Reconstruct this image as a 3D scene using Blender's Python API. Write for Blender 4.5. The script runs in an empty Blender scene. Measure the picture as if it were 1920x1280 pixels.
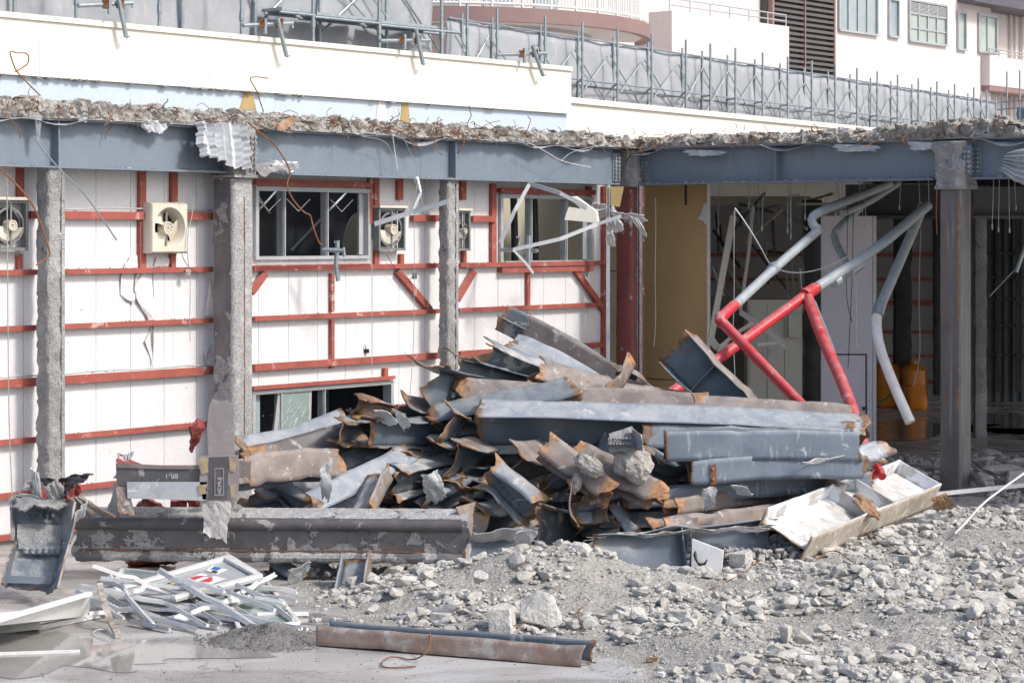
import bpy, bmesh, math, random
import numpy as np
from mathutils import Vector, Matrix, noise as mn
R = math.radians
rnd = random.Random(7)
scene = bpy.context.scene
COL = scene.collection
# ------------------------------------------------------------------ camera
F = 4070.0; H0 = 3.28; HY = 440.0            # focal length in photo pixels, eye height, horizon row
cd = bpy.data.cameras.new('camera'); cam = bpy.data.objects.new('camera', cd); COL.objects.link(cam)
cam.location = (0, 0, H0); cam.rotation_euler = (R(90), 0, 0)
cd.sensor_width = 36; cd.lens = F/1920*36; cd.shift_y = -(640-HY)/1920; cd.clip_end = 2000; cd.clip_start = .1
scene.camera = cam
# ------------------------------------------------------------------ light
SUN_EL = 43; sx, sy = .95, -.46
sl = math.hypot(sx, sy); sdir = Vector((sx/sl*math.cos(R(SUN_EL)), sy/sl*math.cos(R(SUN_EL)), math.sin(R(SUN_EL))))
w = bpy.data.worlds.new('World'); scene.world = w; w.use_nodes = True
nt = w.node_tree; nt.nodes.clear()
sky = nt.nodes.new('ShaderNodeTexSky'); sky.sky_type = 'NISHITA'; sky.sun_disc = False
sky.sun_elevation = R(SUN_EL); sky.sun_rotation = math.atan2(sx, sy); sky.dust_density = 3.0; sky.air_density = .8
bg = nt.nodes.new('ShaderNodeBackground'); bg.inputs[1].default_value = .15
wo = nt.nodes.new('ShaderNodeOutputWorld')
nt.links.new(sky.outputs[0], bg.inputs[0]); nt.links.new(bg.outputs[0], wo.inputs[0])
sd = bpy.data.lights.new('sun', 'SUN'); sd.energy = 2.0; sd.angle = R(7.0); sd.color = (1, .96, .9)
so = bpy.data.objects.new('sun', sd); COL.objects.link(so); so.location = (20, -10, 40)
so.rotation_euler = sdir.to_track_quat('Z', 'Y').to_euler()
scene.view_settings.view_transform = 'Standard'; scene.view_settings.look = 'None'
scene.view_settings.exposure = 0.55; scene.view_settings.gamma = 1
# ------------------------------------------------------------------ geometry helpers
def P(x, y, d): return np.array([(x-960)/F*d, d, H0-(y-HY)/F*d])
def G(x, y, z=0.0):
    d = F*(H0-z)/(y-HY); return P(x, y, d)
U = np.array([.773, -.634]); V = np.array([-.634, -.773]); C0 = np.array([1.72, 30.5])
def L(a, b, z): q = C0 + a*U + b*V; return np.array([q[0], q[1], z])
def onA(x, y, a):
    k = (x-960)/F; d = (a + C0 @ U)/(k*U[0]+U[1]); q = np.array([k*d, d])-C0
    return q @ V, H0-(y-HY)/F*d
def onB(x, y, b):
    k = (x-960)/F; d = (b + C0 @ V)/(k*V[0]+V[1]); q = np.array([k*d, d])-C0
    return q @ U, H0-(y-HY)/F*d
def sn(p, seed=0, f=1.0):          # cheap smooth noise, about -1..1
    p = np.atleast_2d(np.asarray(p, float))*f; s = seed*1.618
    x, y, z = p[:, 0], p[:, 1], p[:, 2]
    return (np.sin(x*1.7+y*1.3+s*3.1+np.sin(z*1.9+s))+np.sin(y*2.3-z*1.1+s*1.7+np.sin(x*1.3-s))
            + np.sin(z*2.1+x*2.9+s*2.3)*.7+np.sin(x*5.3+y*4.7+z*4.1+s)*.35)/3.05
def fr(v, seed=0, s=1.0):
    return mn.fractal(Vector((v[0]*s+seed*7.3, v[1]*s-seed*3.1, v[2]*s+seed)), .8, 2.1, 4)
class MB:
    def __init__(s): s.v = []; s.f = []; s.m = []; s.w = {}; s.t = {}
    def add(s, vs, fs, mi=0, wear=None):
        o = len(s.v); s.v += [tuple(map(float, v)) for v in vs]; s.f += [tuple(i+o for i in f) for f in fs]; s.m += [mi]*len(fs)
        if wear is not None:
            for i, x in enumerate(wear): s.w[o+i] = float(x)
        return s
    def hexa(s, p, mi=0):          # p: 8 points, bottom ring then top ring
        return s.add(p, [(3,2,1,0),(4,5,6,7),(0,1,5,4),(1,2,6,5),(2,3,7,6),(3,0,4,7)], mi)
    def box(s, a0, a1, b0, b1, z0, z1, mi=0):   # in the building's frame
        if a0 > a1: a0, a1 = a1, a0
        if b0 > b1: b0, b1 = b1, b0
        return s.hexa([L(a0,b0,z0),L(a1,b0,z0),L(a1,b1,z0),L(a0,b1,z0),L(a0,b0,z1),L(a1,b0,z1),L(a1,b1,z1),L(a0,b1,z1)], mi)
    def wbox(s, x0, x1, y0, y1, z0, z1, mi=0):
        return s.hexa([(x0,y0,z0),(x1,y0,z0),(x1,y1,z0),(x0,y1,z0),(x0,y0,z1),(x1,y0,z1),(x1,y1,z1),(x0,y1,z1)], mi)
    def bar(s, p0, p1, w_, t_, up=(0,0,1), mi=0):
        p0 = np.array(p0, float); p1 = np.array(p1, float); l = p1-p0; l /= np.linalg.norm(l)
        up = np.array(up, float); n = np.cross(l, up)
        if np.linalg.norm(n) < 1e-5: n = np.cross(l, [0,1,0])
        n /= np.linalg.norm(n); u = np.cross(n, l); n = n*t_/2; u = u*w_/2
        return s.hexa([p0-n-u, p0+n-u, p1+n-u, p1-n-u, p0-n+u, p0+n+u, p1+n+u, p1-n+u], mi)
    def tube(s, pts, r, n=8, mi=0, smooth=0, cap=True, wear=None):
        pts = [np.array(p, float) for p in pts]
        for _ in range(smooth):
            q = [pts[0]]
            for a, b in zip(pts, pts[1:]): q += [a*.75+b*.25, a*.25+b*.75]
            pts = q+[pts[-1]]
        m = len(pts); rs = r if hasattr(r, '__len__') else [r]*m
        if len(rs) != m: rs = np.interp(np.linspace(0,1,m), np.linspace(0,1,len(rs)), rs)
        vs = []; prev = None
        for i, p in enumerate(pts):
            t = pts[min(i+1,m-1)]-pts[max(i-1,0)]; t = t/(np.linalg.norm(t)+1e-9)
            if prev is None:
                a = np.cross(t, [0,0,1]);
                if np.linalg.norm(a) < .1: a = np.cross(t, [1,0,0])
            else: a = prev-t*(prev @ t)
            a = a/(np.linalg.norm(a)+1e-9); prev = a; b = np.cross(t, a)
            for k in range(n):
                an = 2*math.pi*k/n; vs.append(p+(a*math.cos(an)+b*math.sin(an))*rs[i])
        fs = [(i*n+k, i*n+(k+1)%n, (i+1)*n+(k+1)%n, (i+1)*n+k) for i in range(m-1) for k in range(n)]
        if cap: fs += [tuple(range(n))[::-1], tuple((m-1)*n+k for k in range(n))]
        return s.add(vs, fs, mi, wear)
    def prism(s, poly, off, mi=0):     # polygon of 3-D points pushed along off
        n = len(poly); off = np.array(off); vs = [np.array(p) for p in poly]+[np.array(p)+off for p in poly]
        return s.add(vs, [tuple(range(n))[::-1], tuple(range(n, 2*n))]+[(i,(i+1)%n,(i+1)%n+n,i+n) for i in range(n)], mi)
    def plate(s, Q, nu, nv, th, fn=None, mi=0, mi2=None, wear=None):   # solid thin plate; Q(u,v)->point arrays
        u, v = np.meshgrid(np.linspace(0,1,nu+1), np.linspace(0,1,nv+1), indexing='ij')
        p = Q(u.ravel(), v.ravel()); g = p.reshape(nu+1, nv+1, 3)
        du = np.gradient(g, axis=0); dv = np.gradient(g, axis=1); nn = np.cross(du, dv)
        nn /= (np.linalg.norm(nn, axis=2, keepdims=True)+1e-12)
        top = (g+nn*th/2).reshape(-1,3); bot = (g-nn*th/2).reshape(-1,3); N = len(top); W = nv+1
        o = len(s.v); s.v += [tuple(x) for x in np.vstack([top, bot]).tolist()]
        if wear is not None:
            ww = wear(u.ravel(), v.ravel(), p)
            for i in range(N): s.w[o+i] = s.w[o+N+i] = float(ww[i])
        fs = []; ms = []
        i2 = mi if mi2 is None else mi2
        for i in range(nu):
            for j in range(nv):
                a = i*W+j; fs.append((a, a+W, a+W+1, a+1)); ms.append(mi)
                fs.append((N+a, N+a+1, N+a+W+1, N+a+W)); ms.append(i2)
        rim = [i*W for i in range(nu+1)]+[nu*W+j for j in range(1,nv+1)]+[i*W+nv for i in range(nu-1,-1,-1)]+[j for j in range(nv-1,0,-1)]
        for a, b in zip(rim, rim[1:]+rim[:1]): fs.append((b, a, N+a, N+b)); ms.append(mi)
        s.f += [tuple(i+o for i in f) for f in fs]; s.m += ms; return s
def build(name, mb, mats, parent=None, base=(0,0,0), smooth=False):
    me = bpy.data.meshes.new(name); b = np.array(base)
    me.from_pydata((np.array(mb.v)-b).tolist(), [], mb.f)
    if not isinstance(mats, (list, tuple)): mats = [mats]
    for m in mats: me.materials.append(m)
    me.polygons.foreach_set('material_index', mb.m)
    if mb.w:
        at = me.attributes.new('wear', 'FLOAT', 'POINT'); arr = np.zeros(len(mb.v), 'f')
        arr[list(mb.w.keys())] = list(mb.w.values()); at.data.foreach_set('value', arr)
    if smooth: me.polygons.foreach_set('use_smooth', [True]*len(mb.f))
    me.update(); o = bpy.data.objects.new(name, me); COL.objects.link(o)
    if parent is not None: o.parent = parent
    else: o.location = base
    if smooth and smooth != 2:
        try: me.set_sharp_from_angle(angle=R(35))
        except Exception: pass
    return o
def meta(o, label=None, cat=None, group=None, kind=None):
    if label: o['label'] = label
    if cat: o['category'] = cat
    if group: o['group'] = group
    if kind: o['kind'] = kind
    return o
class Thing:
    def __init__(s, name, label, cat, group=None): s.a = (name, label, cat, group); s.p = []
    def part(s, name, mb, mats, parent=None, smooth=False, label=None):
        if len(mb.f): s.p.append((name, mb, mats, parent, smooth, label))
        return len(s.p)-1
    def done(s):
        name, label, cat, group = s.a
        al = np.vstack([np.array(p[1].v) for p in s.p]); lo, hi = al.min(0), al.max(0)
        base = np.array([(lo[0]+hi[0])/2, (lo[1]+hi[1])/2, lo[2]])
        if len(s.p) == 1:
            _, mb, mats, _, sm, _ = s.p[0]
            return meta(build(name, mb, mats, None, base, sm), label, cat, group)
        e = bpy.data.objects.new(name, None); COL.objects.link(e); e.location = base; e.empty_display_size = .2
        meta(e, label, cat, group); os = []
        for n, mb, mats, par, sm, lb in s.p:
            o = build(n, mb, mats, e if par is None else os[par], base, sm)
            if lb: o['label'] = lb
            if len(os) == getattr(s, 'stuff', -1): o['kind'] = 'stuff'
            os.append(o)
        return e
def single(name, mb, mats, label, cat, group=None, smooth=False):
    t = Thing(name, label, cat, group); t.part(name, mb, mats, None, smooth); return t.done()
def struct(name, mb, mats, smooth=False): return meta(build(name, mb, mats, None, (0,0,0), smooth), kind='structure')
# ------------------------------------------------------------------ materials
MATS = {}
def M(name, c1, c2=None, sc=3.0, rough=.7, metal=0.0, bump=0.0, bsc=40.0, spots=None, rust=None, streak=None, lo=.35, hi=.65, grime=0.0, dust=None, fine=.2):
    m = bpy.data.materials.new(name); m.use_nodes = True; t = m.node_tree; N = t.nodes; K = t.links
    b = N['Principled BSDF']; b.inputs['Roughness'].default_value = rough; b.inputs['Metallic'].default_value = metal
    co = N.new('ShaderNodeTexCoord').outputs['Object']
    def nz(scale, det=6, dist=.3, vec=None, r=.6):
        n = N.new('ShaderNodeTexNoise'); n.inputs['Scale'].default_value = scale; n.inputs['Detail'].default_value = det
        n.inputs['Distortion'].default_value = dist; n.inputs['Roughness'].default_value = r; K.new(vec or co, n.inputs['Vector']); return n.outputs['Fac']
    def ramp(x, lo, hi):
        r = N.new('ShaderNodeMapRange'); r.inputs['From Min'].default_value = lo; r.inputs['From Max'].default_value = hi; K.new(x, r.inputs['Value']); return r.outputs['Result']
    def mix(f, a, bb, mode='MIX'):
        x = N.new('ShaderNodeMix'); x.data_type = 'RGBA'; x.blend_type = mode
        if isinstance(f, float): x.inputs[0].default_value = f
        else: K.new(f, x.inputs[0])
        for i, c in ((6, a), (7, bb)):
            if isinstance(c, tuple): x.inputs[i].default_value = (*c, 1)
            else: K.new(c, x.inputs[i])
        return x.outputs[2]
    def math_(op, a, bb):
        x = N.new('ShaderNodeMath'); x.operation = op; x.use_clamp = False
        for i, c in enumerate((a, bb)):
            if isinstance(c, (int, float)): x.inputs[i].default_value = c
            else: K.new(c, x.inputs[i])
        return x.outputs[0]
    c2 = c2 or tuple(x*.8 for x in c1)
    col = mix(ramp(nz(sc), lo, hi), c1, c2)
    if streak:
        mp = N.new('ShaderNodeMapping'); mp.inputs['Scale'].default_value = streak[2] if len(streak) > 2 else (9, 9, .6); K.new(co, mp.inputs['Vector'])
        col = mix(ramp(nz(2.2, 5, .2, mp.outputs[0]), streak[1], streak[1]+.14), col, streak[0])
    if spots:
        for sp in (spots if isinstance(spots[0], (list, tuple)) and isinstance(spots[0][0], tuple) else [spots]):
            col = mix(ramp(nz(sp[2], 8, .6, r=.65), sp[1], sp[1]+.05), col, sp[0])
    if dust:
        ge = N.new('ShaderNodeNewGeometry'); sx_ = N.new('ShaderNodeSeparateXYZ'); K.new(ge.outputs['Normal'], sx_.inputs[0])
        f = math_('MULTIPLY', ramp(sx_.outputs[2], .3, .9), ramp(nz(5), .3, .6)); f = math_('MULTIPLY', f, dust[1]); col = mix(f, col, dust[0])
    col = mix(fine, col, mix(ramp(nz(bsc*1.3, 3), .3, .7), tuple([.72]*3), tuple([1.25]*3)), 'MULTIPLY') if grime == 0 else mix(grime, col, mix(ramp(nz(bsc, 4), .3, .7), tuple([.4]*3), tuple([1.3]*3)), 'MULTIPLY')
    if rust:
        at = N.new('ShaderNodeAttribute'); at.attribute_name = 'wear'
        f = math_('ADD', at.outputs['Fac'], math_('MULTIPLY', math_('SUBTRACT', nz(9, 8, .5), .5), 1.5))
        rc = mix(ramp(nz(14, 5), .4, .62), rust[0], rust[1])
        col = mix(ramp(f, .42, .62), col, rc)
    K.new(col, b.inputs['Base Color'])
    if bump:
        bp = N.new('ShaderNodeBump'); bp.inputs['Strength'].default_value = min(1, bump); bp.inputs['Distance'].default_value = .012 if bump < 1 else .03
        K.new(nz(bsc, 8), bp.inputs['Height']); K.new(bp.outputs[0], b.inputs['Normal'])
    MATS[name] = m; return m
RUST = ((.27,.15,.08), (.11,.08,.058))
paint = M('steel_grey_blue_paint', (.135,.17,.205), (.10,.125,.155), 2.5, .42, .0, .15, 30, rust=RUST, spots=[((.34,.36,.37), .62, 3.0), ((.2,.15,.11), .68, 5.0)], dust=((.42,.42,.40), .75))
paint2 = M('steel_dark_dusty_paint', (.085,.105,.125), (.12,.14,.16), 3.5, .5, .0, .2, 30, rust=((.28,.19,.12), (.12,.09,.07)), spots=[((.40,.39,.37), .57, 3.5), ((.22,.15,.1), .66, 7.0)], dust=((.42,.41,.39), .85))
paint3 = M('steel_grey_caked_paint', (.16,.19,.22), (.12,.145,.17), 2.5, .6, .0, .4, 30, rust=((.36,.22,.12), (.2,.13,.09)), spots=[((.44,.43,.41), .54, 5.0), ((.26,.17,.1), .64, 4.0)], dust=((.46,.45,.43), .85))
paintL = M('steel_pale_blue_paint', (.22,.26,.31), (.17,.205,.25), 2.5, .45, 0, .15, 30, rust=RUST, spots=((.5,.52,.53), .62, 4.0), streak=((.5,.52,.54), .60, (8,8,1.2)), dust=((.5,.5,.48), .6))
beamp = M('frame_beam_paint', (.155,.195,.24), (.18,.22,.265), 1.5, .48, 0, .1, 20, spots=((.33,.33,.29), .69, 2.0), streak=((.23,.27,.31), .62, (3,3,.5)))
mill = M('mill_scale_steel', (.17,.14,.125), (.255,.22,.20), 5, .6, .1, .3, 50, rust=((.42,.22,.10), (.16,.10,.07)), spots=[((.30,.17,.10), .60, 6.0), ((.45,.43,.4), .60, 9.0), ((.12,.10,.10), .63, 3.0)], dust=((.46,.44,.42), .3))
millD = M('dark_mill_scale', (.085,.08,.085), (.13,.12,.12), 4, .5, .1, .25, 60, rust=((.38,.2,.07), (.2,.12,.08)), spots=((.36,.35,.33), .60, 5.0))
cutm = M('torn_bright_edge', (.36,.25,.16), (.25,.12,.06), 12, .7, 0, .4, 60)
whitest = M('dusty_white_steel', (.55,.55,.54), (.40,.38,.35), 6, .75, 0, .4, 60, rust=((.42,.3,.2), (.36,.29,.22)), spots=((.75,.77,.8), .5, 3.0))
rustm = M('rebar_rust', (.27,.12,.05), (.16,.075,.04), 9, .85, 0, .5, 80)
galv = M('galvanised_tube', (.27,.32,.34), (.36,.41,.43), 12, .42, .45, .1, 60, spots=((.2,.15,.11), .68, 9.0))
gsheet = M('galvanised_sheet', (.56,.58,.59), (.42,.44,.46), 4, .4, .2, .15, 30, spots=((.7,.7,.68), .62, 5.0))
alu = M('aluminium', (.72,.72,.70), (.60,.60,.59), 5, .45, .12, .12, 50, spots=((.42,.36,.28), .68, 8.0))
alud = M('aluminium_window_frame', (.46,.47,.48), (.38,.40,.41), 4, .45, .2, .08, 30)
conc = M('concrete', (.36,.35,.335), (.27,.26,.25), 4, .95, 0, .9, 30, spots=((.5,.49,.47), .6, 8.0))
coat = M('fireproof_coating', (.47,.465,.455), (.27,.27,.268), 2.2, 1, 0, 1.2, 45, grime=.5, spots=[((.17,.165,.165), .63, 5.0), ((.56,.55,.53), .6, 3.0)])
slabm = M('broken_slab_concrete', (.46,.44,.405), (.27,.255,.23), 6, .95, 0, 1.2, 22, grime=.45, spots=((.2,.18,.16), .62, 10.0))
stone = M('rubble_stone', (.51,.497,.462), (.36,.347,.315), 3.5, 1, 0, .9, 35, spots=[((.60,.59,.56), .60, 6.0), ((.24,.225,.2), .62, 9.0)], fine=.7, dust=((.50,.48,.44), .4))
stoneb = M('rubble_stone_big', (.60,.585,.55), (.46,.445,.41), 3.5, .95, 0, 1.1, 26, spots=((.36,.34,.31), .62, 11.0), fine=.6)
dirt = M('rubble_dust', (.35,.333,.30), (.43,.41,.375), 3, 1, 0, 1.4, 34, grime=.6)
redox = M('red_oxide_primer', (.36,.095,.07), (.29,.07,.052), 4, .65, 0, .15, 40, spots=((.5,.33,.28), .60, 5.0), streak=((.52,.3,.25), .64, (3,3,6)), dust=((.55,.42,.38), .7))
redoxD = M('red_oxide_worn', (.27,.06,.05), (.2,.045,.04), 4, .7, 0, .3, 40, spots=((.5,.49,.49), .6, 5.0))
redp = M('red_pipe_paint', (.50,.028,.038), (.42,.022,.03), 5, .45, 0, .08, 30, spots=[((.55,.2,.18), .60, 5.0), ((.45,.36,.33), .66, 13.0)], dust=((.6,.4,.38), .35))
pipeg = M('grey_pipe_paint', (.38,.42,.445), (.31,.35,.37), 5, .5, .1, .1, 30, spots=[((.22,.2,.17), .64, 6.0), ((.5,.5,.48), .6, 9.0)])
cladm = M('white_cladding', (.69,.69,.695), (.665,.665,.672), 1.2, .5, 0, .05, 20, streak=((.635,.62,.61), .64, (9,9,.4)), spots=((.55,.52,.50), .72, 2.6))
cladt = M('torn_cladding_core', (.62,.60,.6), (.7,.68,.66), 6, .9, 0, .5, 30)
cream = M('cream_fascia', (.74,.715,.62), (.72,.695,.605), 1, .6, 0, .04, 20, streak=((.66,.63,.54), .62, (5,5,.35)), spots=((.7,.62,.48), .74, 1.6))
pblue = M('pale_blue_board', (.50,.58,.66), (.47,.55,.63), 1.5, .7, 0, .05, 20)
ochre = M('ochre_board', (.42,.31,.14), (.36,.26,.11), 4, .8)
tan = M('tan_board', (.52,.345,.16), (.47,.31,.14), 1.4, .75, 0, .05, 20, streak=((.55,.37,.18), .6, (5,5,.2)))
pinkb = M('pinkish_grey_board', (.80,.765,.785), (.76,.725,.745), 1.4, .7, 0, .05, 20)
lockm = M('locker_enamel', (.50,.47,.39), (.46,.43,.36), 2, .55)
sheetm = M('grey_mesh_sheet', (.355,.37,.39), (.31,.325,.345), 1.2, .75, 0, .25, 9, streak=((.42,.435,.45), .58, (1.5,1.5,.5)))
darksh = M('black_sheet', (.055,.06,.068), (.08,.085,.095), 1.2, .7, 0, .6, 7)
oliv = M('olive_plaster', (.55,.52,.40), (.50,.47,.36), 1.2, .8)
fan_w = M('fan_plastic', (.66,.62,.52), (.58,.53,.43), 8, .45, 0, .08, 40, spots=((.4,.34,.26), .7, 14.0))
fan_d = M('fan_grey_casing', (.16,.175,.18), (.25,.25,.24), 9, .6, .2)
black = M('black_rubber', (.02,.02,.02), (.03,.03,.03), 4, .5)
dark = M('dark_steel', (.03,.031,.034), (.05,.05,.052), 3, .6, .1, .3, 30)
deckm = M('ceiling_deck', (.16,.165,.17), (.11,.113,.118), 2, .7, .2)
glassm = M('green_glass', (.20,.27,.25), (.25,.32,.30), 3, .12, 0)
greyglass = M('far_glass', (.25,.31,.34), (.38,.42,.42), .6, .12, 0)
curtain = M('curtain_glass', (.42,.47,.42), (.33,.38,.36), .8, .3)
pinkw = M('pale_pink_render', (.66,.60,.575), (.63,.57,.545), .5, .8, 0, .05, 10, streak=((.68,.56,.48), .70, (1.5,1.5,.12)))
mauve = M('mauve_balcony_band', (.27,.175,.165), (.24,.155,.145), 1.5, .7)
louvm = M('louvre_brown', (.055,.05,.05), (.07,.065,.062), 2, .6)
roofm = M('dark_roof_slate', (.11,.10,.12), (.085,.08,.1), 3, .6)
whitep = M('white_paint', (.78,.78,.77), (.68,.67,.65), 6, .5, 0, .1, 30, spots=((.5,.44,.38), .68, 9.0))
orange = M('orange_plastic', (.82,.27,.02), (.74,.23,.016), 3, .35)
green = M('green_hose', (.05,.2,.08), None, 3, .5)
yellow = M('hazard_yellow', (.75,.55,.03), None, 4, .5)
blue = M('sticker_blue', (.03,.16,.42), None, 4, .5)
redst = M('sticker_red', (.55,.06,.06), None, 4, .5)
wirem = M('grey_wire', (.42,.41,.4), (.3,.3,.3), 5, .5, .2)
wirew = M('white_cable', (.66,.64,.62), None, 5, .5)
ink = M('marker_white', (.6,.58,.6), None, 5, .8)
foam = M('white_foam', (.8,.8,.79), None, 6, .9, 0, .3, 60)
def patchy(name, a1, a2, c1, c2, off=0.0):
    m = bpy.data.materials.new(name); m.use_nodes = True; t = m.node_tree; N = t.nodes; K = t.links; b = N['Principled BSDF']; co = N.new('ShaderNodeTexCoord').outputs['Object']
    def nz(s, det=8, dist=.4):
        n = N.new('ShaderNodeTexNoise'); n.inputs['Scale'].default_value = s; n.inputs['Detail'].default_value = det; n.inputs['Distortion'].default_value = dist; n.inputs['Roughness'].default_value = .62; K.new(co, n.inputs['Vector']); return n.outputs['Fac']
    def ramp(x, lo, hi, a=0., b_=1.):
        r = N.new('ShaderNodeMapRange'); r.inputs[1].default_value = lo; r.inputs[2].default_value = hi; r.inputs[3].default_value = a; r.inputs[4].default_value = b_; K.new(x, r.inputs[0]); return r.outputs[0]
    def mix(f, a, c):
        x = N.new('ShaderNodeMix'); x.data_type = 'RGBA'; K.new(f, x.inputs[0])
        for i, q in ((6, a), (7, c)):
            if isinstance(q, tuple): x.inputs[i].default_value = (*q, 1)
            else: K.new(q, x.inputs[i])
        return x.outputs[2]
    def mt(op, a, c):
        x = N.new('ShaderNodeMath'); x.operation = op
        for i, q in enumerate((a, c)):
            if isinstance(q, (int, float)): x.inputs[i].default_value = q
            else: K.new(q, x.inputs[i])
        return x.outputs[0]
    at = N.new('ShaderNodeAttribute'); at.attribute_name = 'wear'
    f = ramp(mt('ADD', nz(4.5), mt('MULTIPLY', at.outputs['Fac'], .45)), .50+off, .515+off)
    steel = mix(ramp(nz(3), .4, .6), a1, a2); cc = mix(ramp(nz(38), .38, .62), c2, c1); cc = mix(ramp(nz(7), .55, .7), cc, tuple(x*1.25 for x in c1))
    K.new(mix(f, steel, cc), b.inputs['Base Color']); K.new(ramp(f, 0, 1, .45, 1), b.inputs['Roughness'])
    h = mt('ADD', mt('MULTIPLY', f, .7), mt('MULTIPLY', f, nz(48))); bp = N.new('ShaderNodeBump'); bp.inputs['Strength'].default_value = 1; bp.inputs['Distance'].default_value = .02; K.new(h, bp.inputs['Height']); K.new(bp.outputs[0], b.inputs['Normal'])
    return m
coatsteel = patchy('coating_over_dark_steel', (.12,.115,.12), (.17,.16,.16), (.46,.455,.45), (.27,.27,.265), -.025)
coatred = patchy('coating_over_red_primer', (.24,.07,.06), (.19,.055,.05), (.46,.44,.44), (.33,.32,.32), -.01)
def ground_mat():
    m = bpy.data.materials.new('wet_concrete_ground'); m.use_nodes = True; t = m.node_tree; N = t.nodes; K = t.links
    b = N['Principled BSDF']; co = N.new('ShaderNodeTexCoord').outputs['Object']
    def nz(s, det=6, dist=.4, vec=None):
        n = N.new('ShaderNodeTexNoise'); n.inputs['Scale'].default_value = s; n.inputs['Detail'].default_value = det; n.inputs['Distortion'].default_value = dist
        K.new(vec or co, n.inputs['Vector']); return n.outputs['Fac']
    def ramp(x, lo, hi, a=0., b_=1.):
        r = N.new('ShaderNodeMapRange'); r.inputs[1].default_value = lo; r.inputs[2].default_value = hi; r.inputs[3].default_value = a; r.inputs[4].default_value = b_; K.new(x, r.inputs[0]); return r.outputs[0]
    def mix(f, a, c):
        x = N.new('ShaderNodeMix'); x.data_type = 'RGBA'; K.new(f, x.inputs[0])
        for i, q in ((6, a), (7, c)):
            if isinstance(q, tuple): x.inputs[i].default_value = (*q, 1)
            else: K.new(q, x.inputs[i])
        return x.outputs[2]
    mp = N.new('ShaderNodeMapping'); mp.inputs['Scale'].default_value = (.6, 1.3, 1); K.new(co, mp.inputs['Vector'])
    wet = ramp(nz(.9, 6, .8, mp.outputs[0]), .44, .56)
    col = mix(ramp(nz(1.1, 8), .35, .65), (.375,.368,.35), (.285,.278,.26))
    col = mix(ramp(nz(14, 8), .45, .75), col, (.26,.245,.225))
    col = mix(wet, (.46,.455,.44), col)
    vr = N.new('ShaderNodeTexVoronoi'); vr.feature = 'DISTANCE_TO_EDGE'; vr.inputs['Scale'].default_value = .55; mq = N.new('ShaderNodeVectorMath'); mq.operation = 'ADD'; K.new(co, mq.inputs[0]); nv = N.new('ShaderNodeTexNoise'); nv.inputs['Scale'].default_value = 1.4; nv.inputs['Detail'].default_value = 6; K.new(co, nv.inputs['Vector']); K.new(nv.outputs['Color'], mq.inputs[1]); K.new(mq.outputs[0], vr.inputs['Vector'])
    ck = ramp(vr.outputs['Distance'], .0, .006); col = mix(ck, (.17,.16,.15), col); col = mix(ramp(nz(60, 6), .55, .72), col, (.2,.19,.175))
    K.new(col, b.inputs['Base Color']); K.new(ramp(nz(1.6, 5, .5, mp.outputs[0]), .42, .6, .12, .6), b.inputs['Roughness'])
    bp = N.new('ShaderNodeBump'); bp.inputs['Strength'].default_value = .18; bp.inputs['Distance'].default_value = .01; K.new(nz(26, 6), bp.inputs['Height']); K.new(bp.outputs[0], b.inputs['Normal'])
    return m
groundm = ground_mat()
waterm = M('puddle_water', (.30,.292,.275), (.25,.243,.228), 2, .05)
# ------------------------------------------------------------------ ground
mb = MB(); mb.add([(-300,-30,0),(300,-30,0),(300,500,0),(-300,500,0)], [(0,1,2,3)]); struct('ground', mb, groundm)
def puddle(cpx, cpy, rx, ry, seed, n=220):
    c = G(cpx, cpy, .004); vs = []
    for k in range(n):
        a = 2*math.pi*k/n; q = 1+.28*math.sin(3*a+seed)+.16*math.sin(7*a+seed*2)+.08*math.sin(13*a+seed*3)+.30*fr((math.cos(a)*1.5, math.sin(a)*1.5, seed), 1, 1.5); vs.append((c[0]+rx*q*math.cos(a), c[1]+ry*q*math.sin(a), .004))
    m = MB(); m.add(vs, [tuple(range(n))]); return m
struct('puddle', puddle(110, 1222, 1.15, .75, 1), waterm)
struct('puddle', puddle(520, 1160, .5, .25, 4), waterm)
struct('puddle', puddle(1740, 805, 1.6, 1.6, 2), waterm)
struct('puddle', puddle(1900, 800, .8, 2.4, 5), waterm)
# ------------------------------------------------------------------ frame beams
ZB, ZT = 3.97, 4.47
crumbs = MB()
HULLS = []
def make_hulls():
    for i in range(28):
        r = random.Random(i); bm = bmesh.new()
        for k in range(r.choice((14, 18, 22, 26))):
            v = Vector((r.gauss(0,1), r.gauss(0,1), r.gauss(0,1))).normalized()*r.uniform(.75, 1.1)
            bm.verts.new((v.x, v.y*r.uniform(.65,1), v.z*.82))
        res = bmesh.ops.convex_hull(bm, input=bm.verts)
        for g in [e for e in res['geom_interior'] if isinstance(e, bmesh.types.BMVert)]: bm.verts.remove(g)
        bm.verts.ensure_lookup_table(); bm.verts.index_update()
        HULLS.append((np.array([v.co[:] for v in bm.verts]), [tuple(x.index for x in f.verts) for f in bm.faces])); bm.free()
make_hulls()
def stone_at(mb, p, r, rr=rnd, flat=1.0, mi=0):
    hv, hf = rr.choice(HULLS); a = rr.uniform(0, 6.28); c, s_ = math.cos(a), math.sin(a)
    tl = rr.uniform(-.5, .5); ct, st = math.cos(tl), math.sin(tl)
    x = hv*np.array([rr.uniform(.8,1.3), rr.uniform(.7,1), rr.uniform(.6,.95)*flat])*r
    x = np.stack([x[:,0], x[:,1]*ct-x[:,2]*st, x[:,1]*st+x[:,2]*ct], 1)
    x = np.stack([x[:,0]*c-x[:,1]*s_, x[:,0]*s_+x[:,1]*c, x[:,2]], 1)+np.array(p)
    mb.add(x.tolist(), hf, mi)
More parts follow.
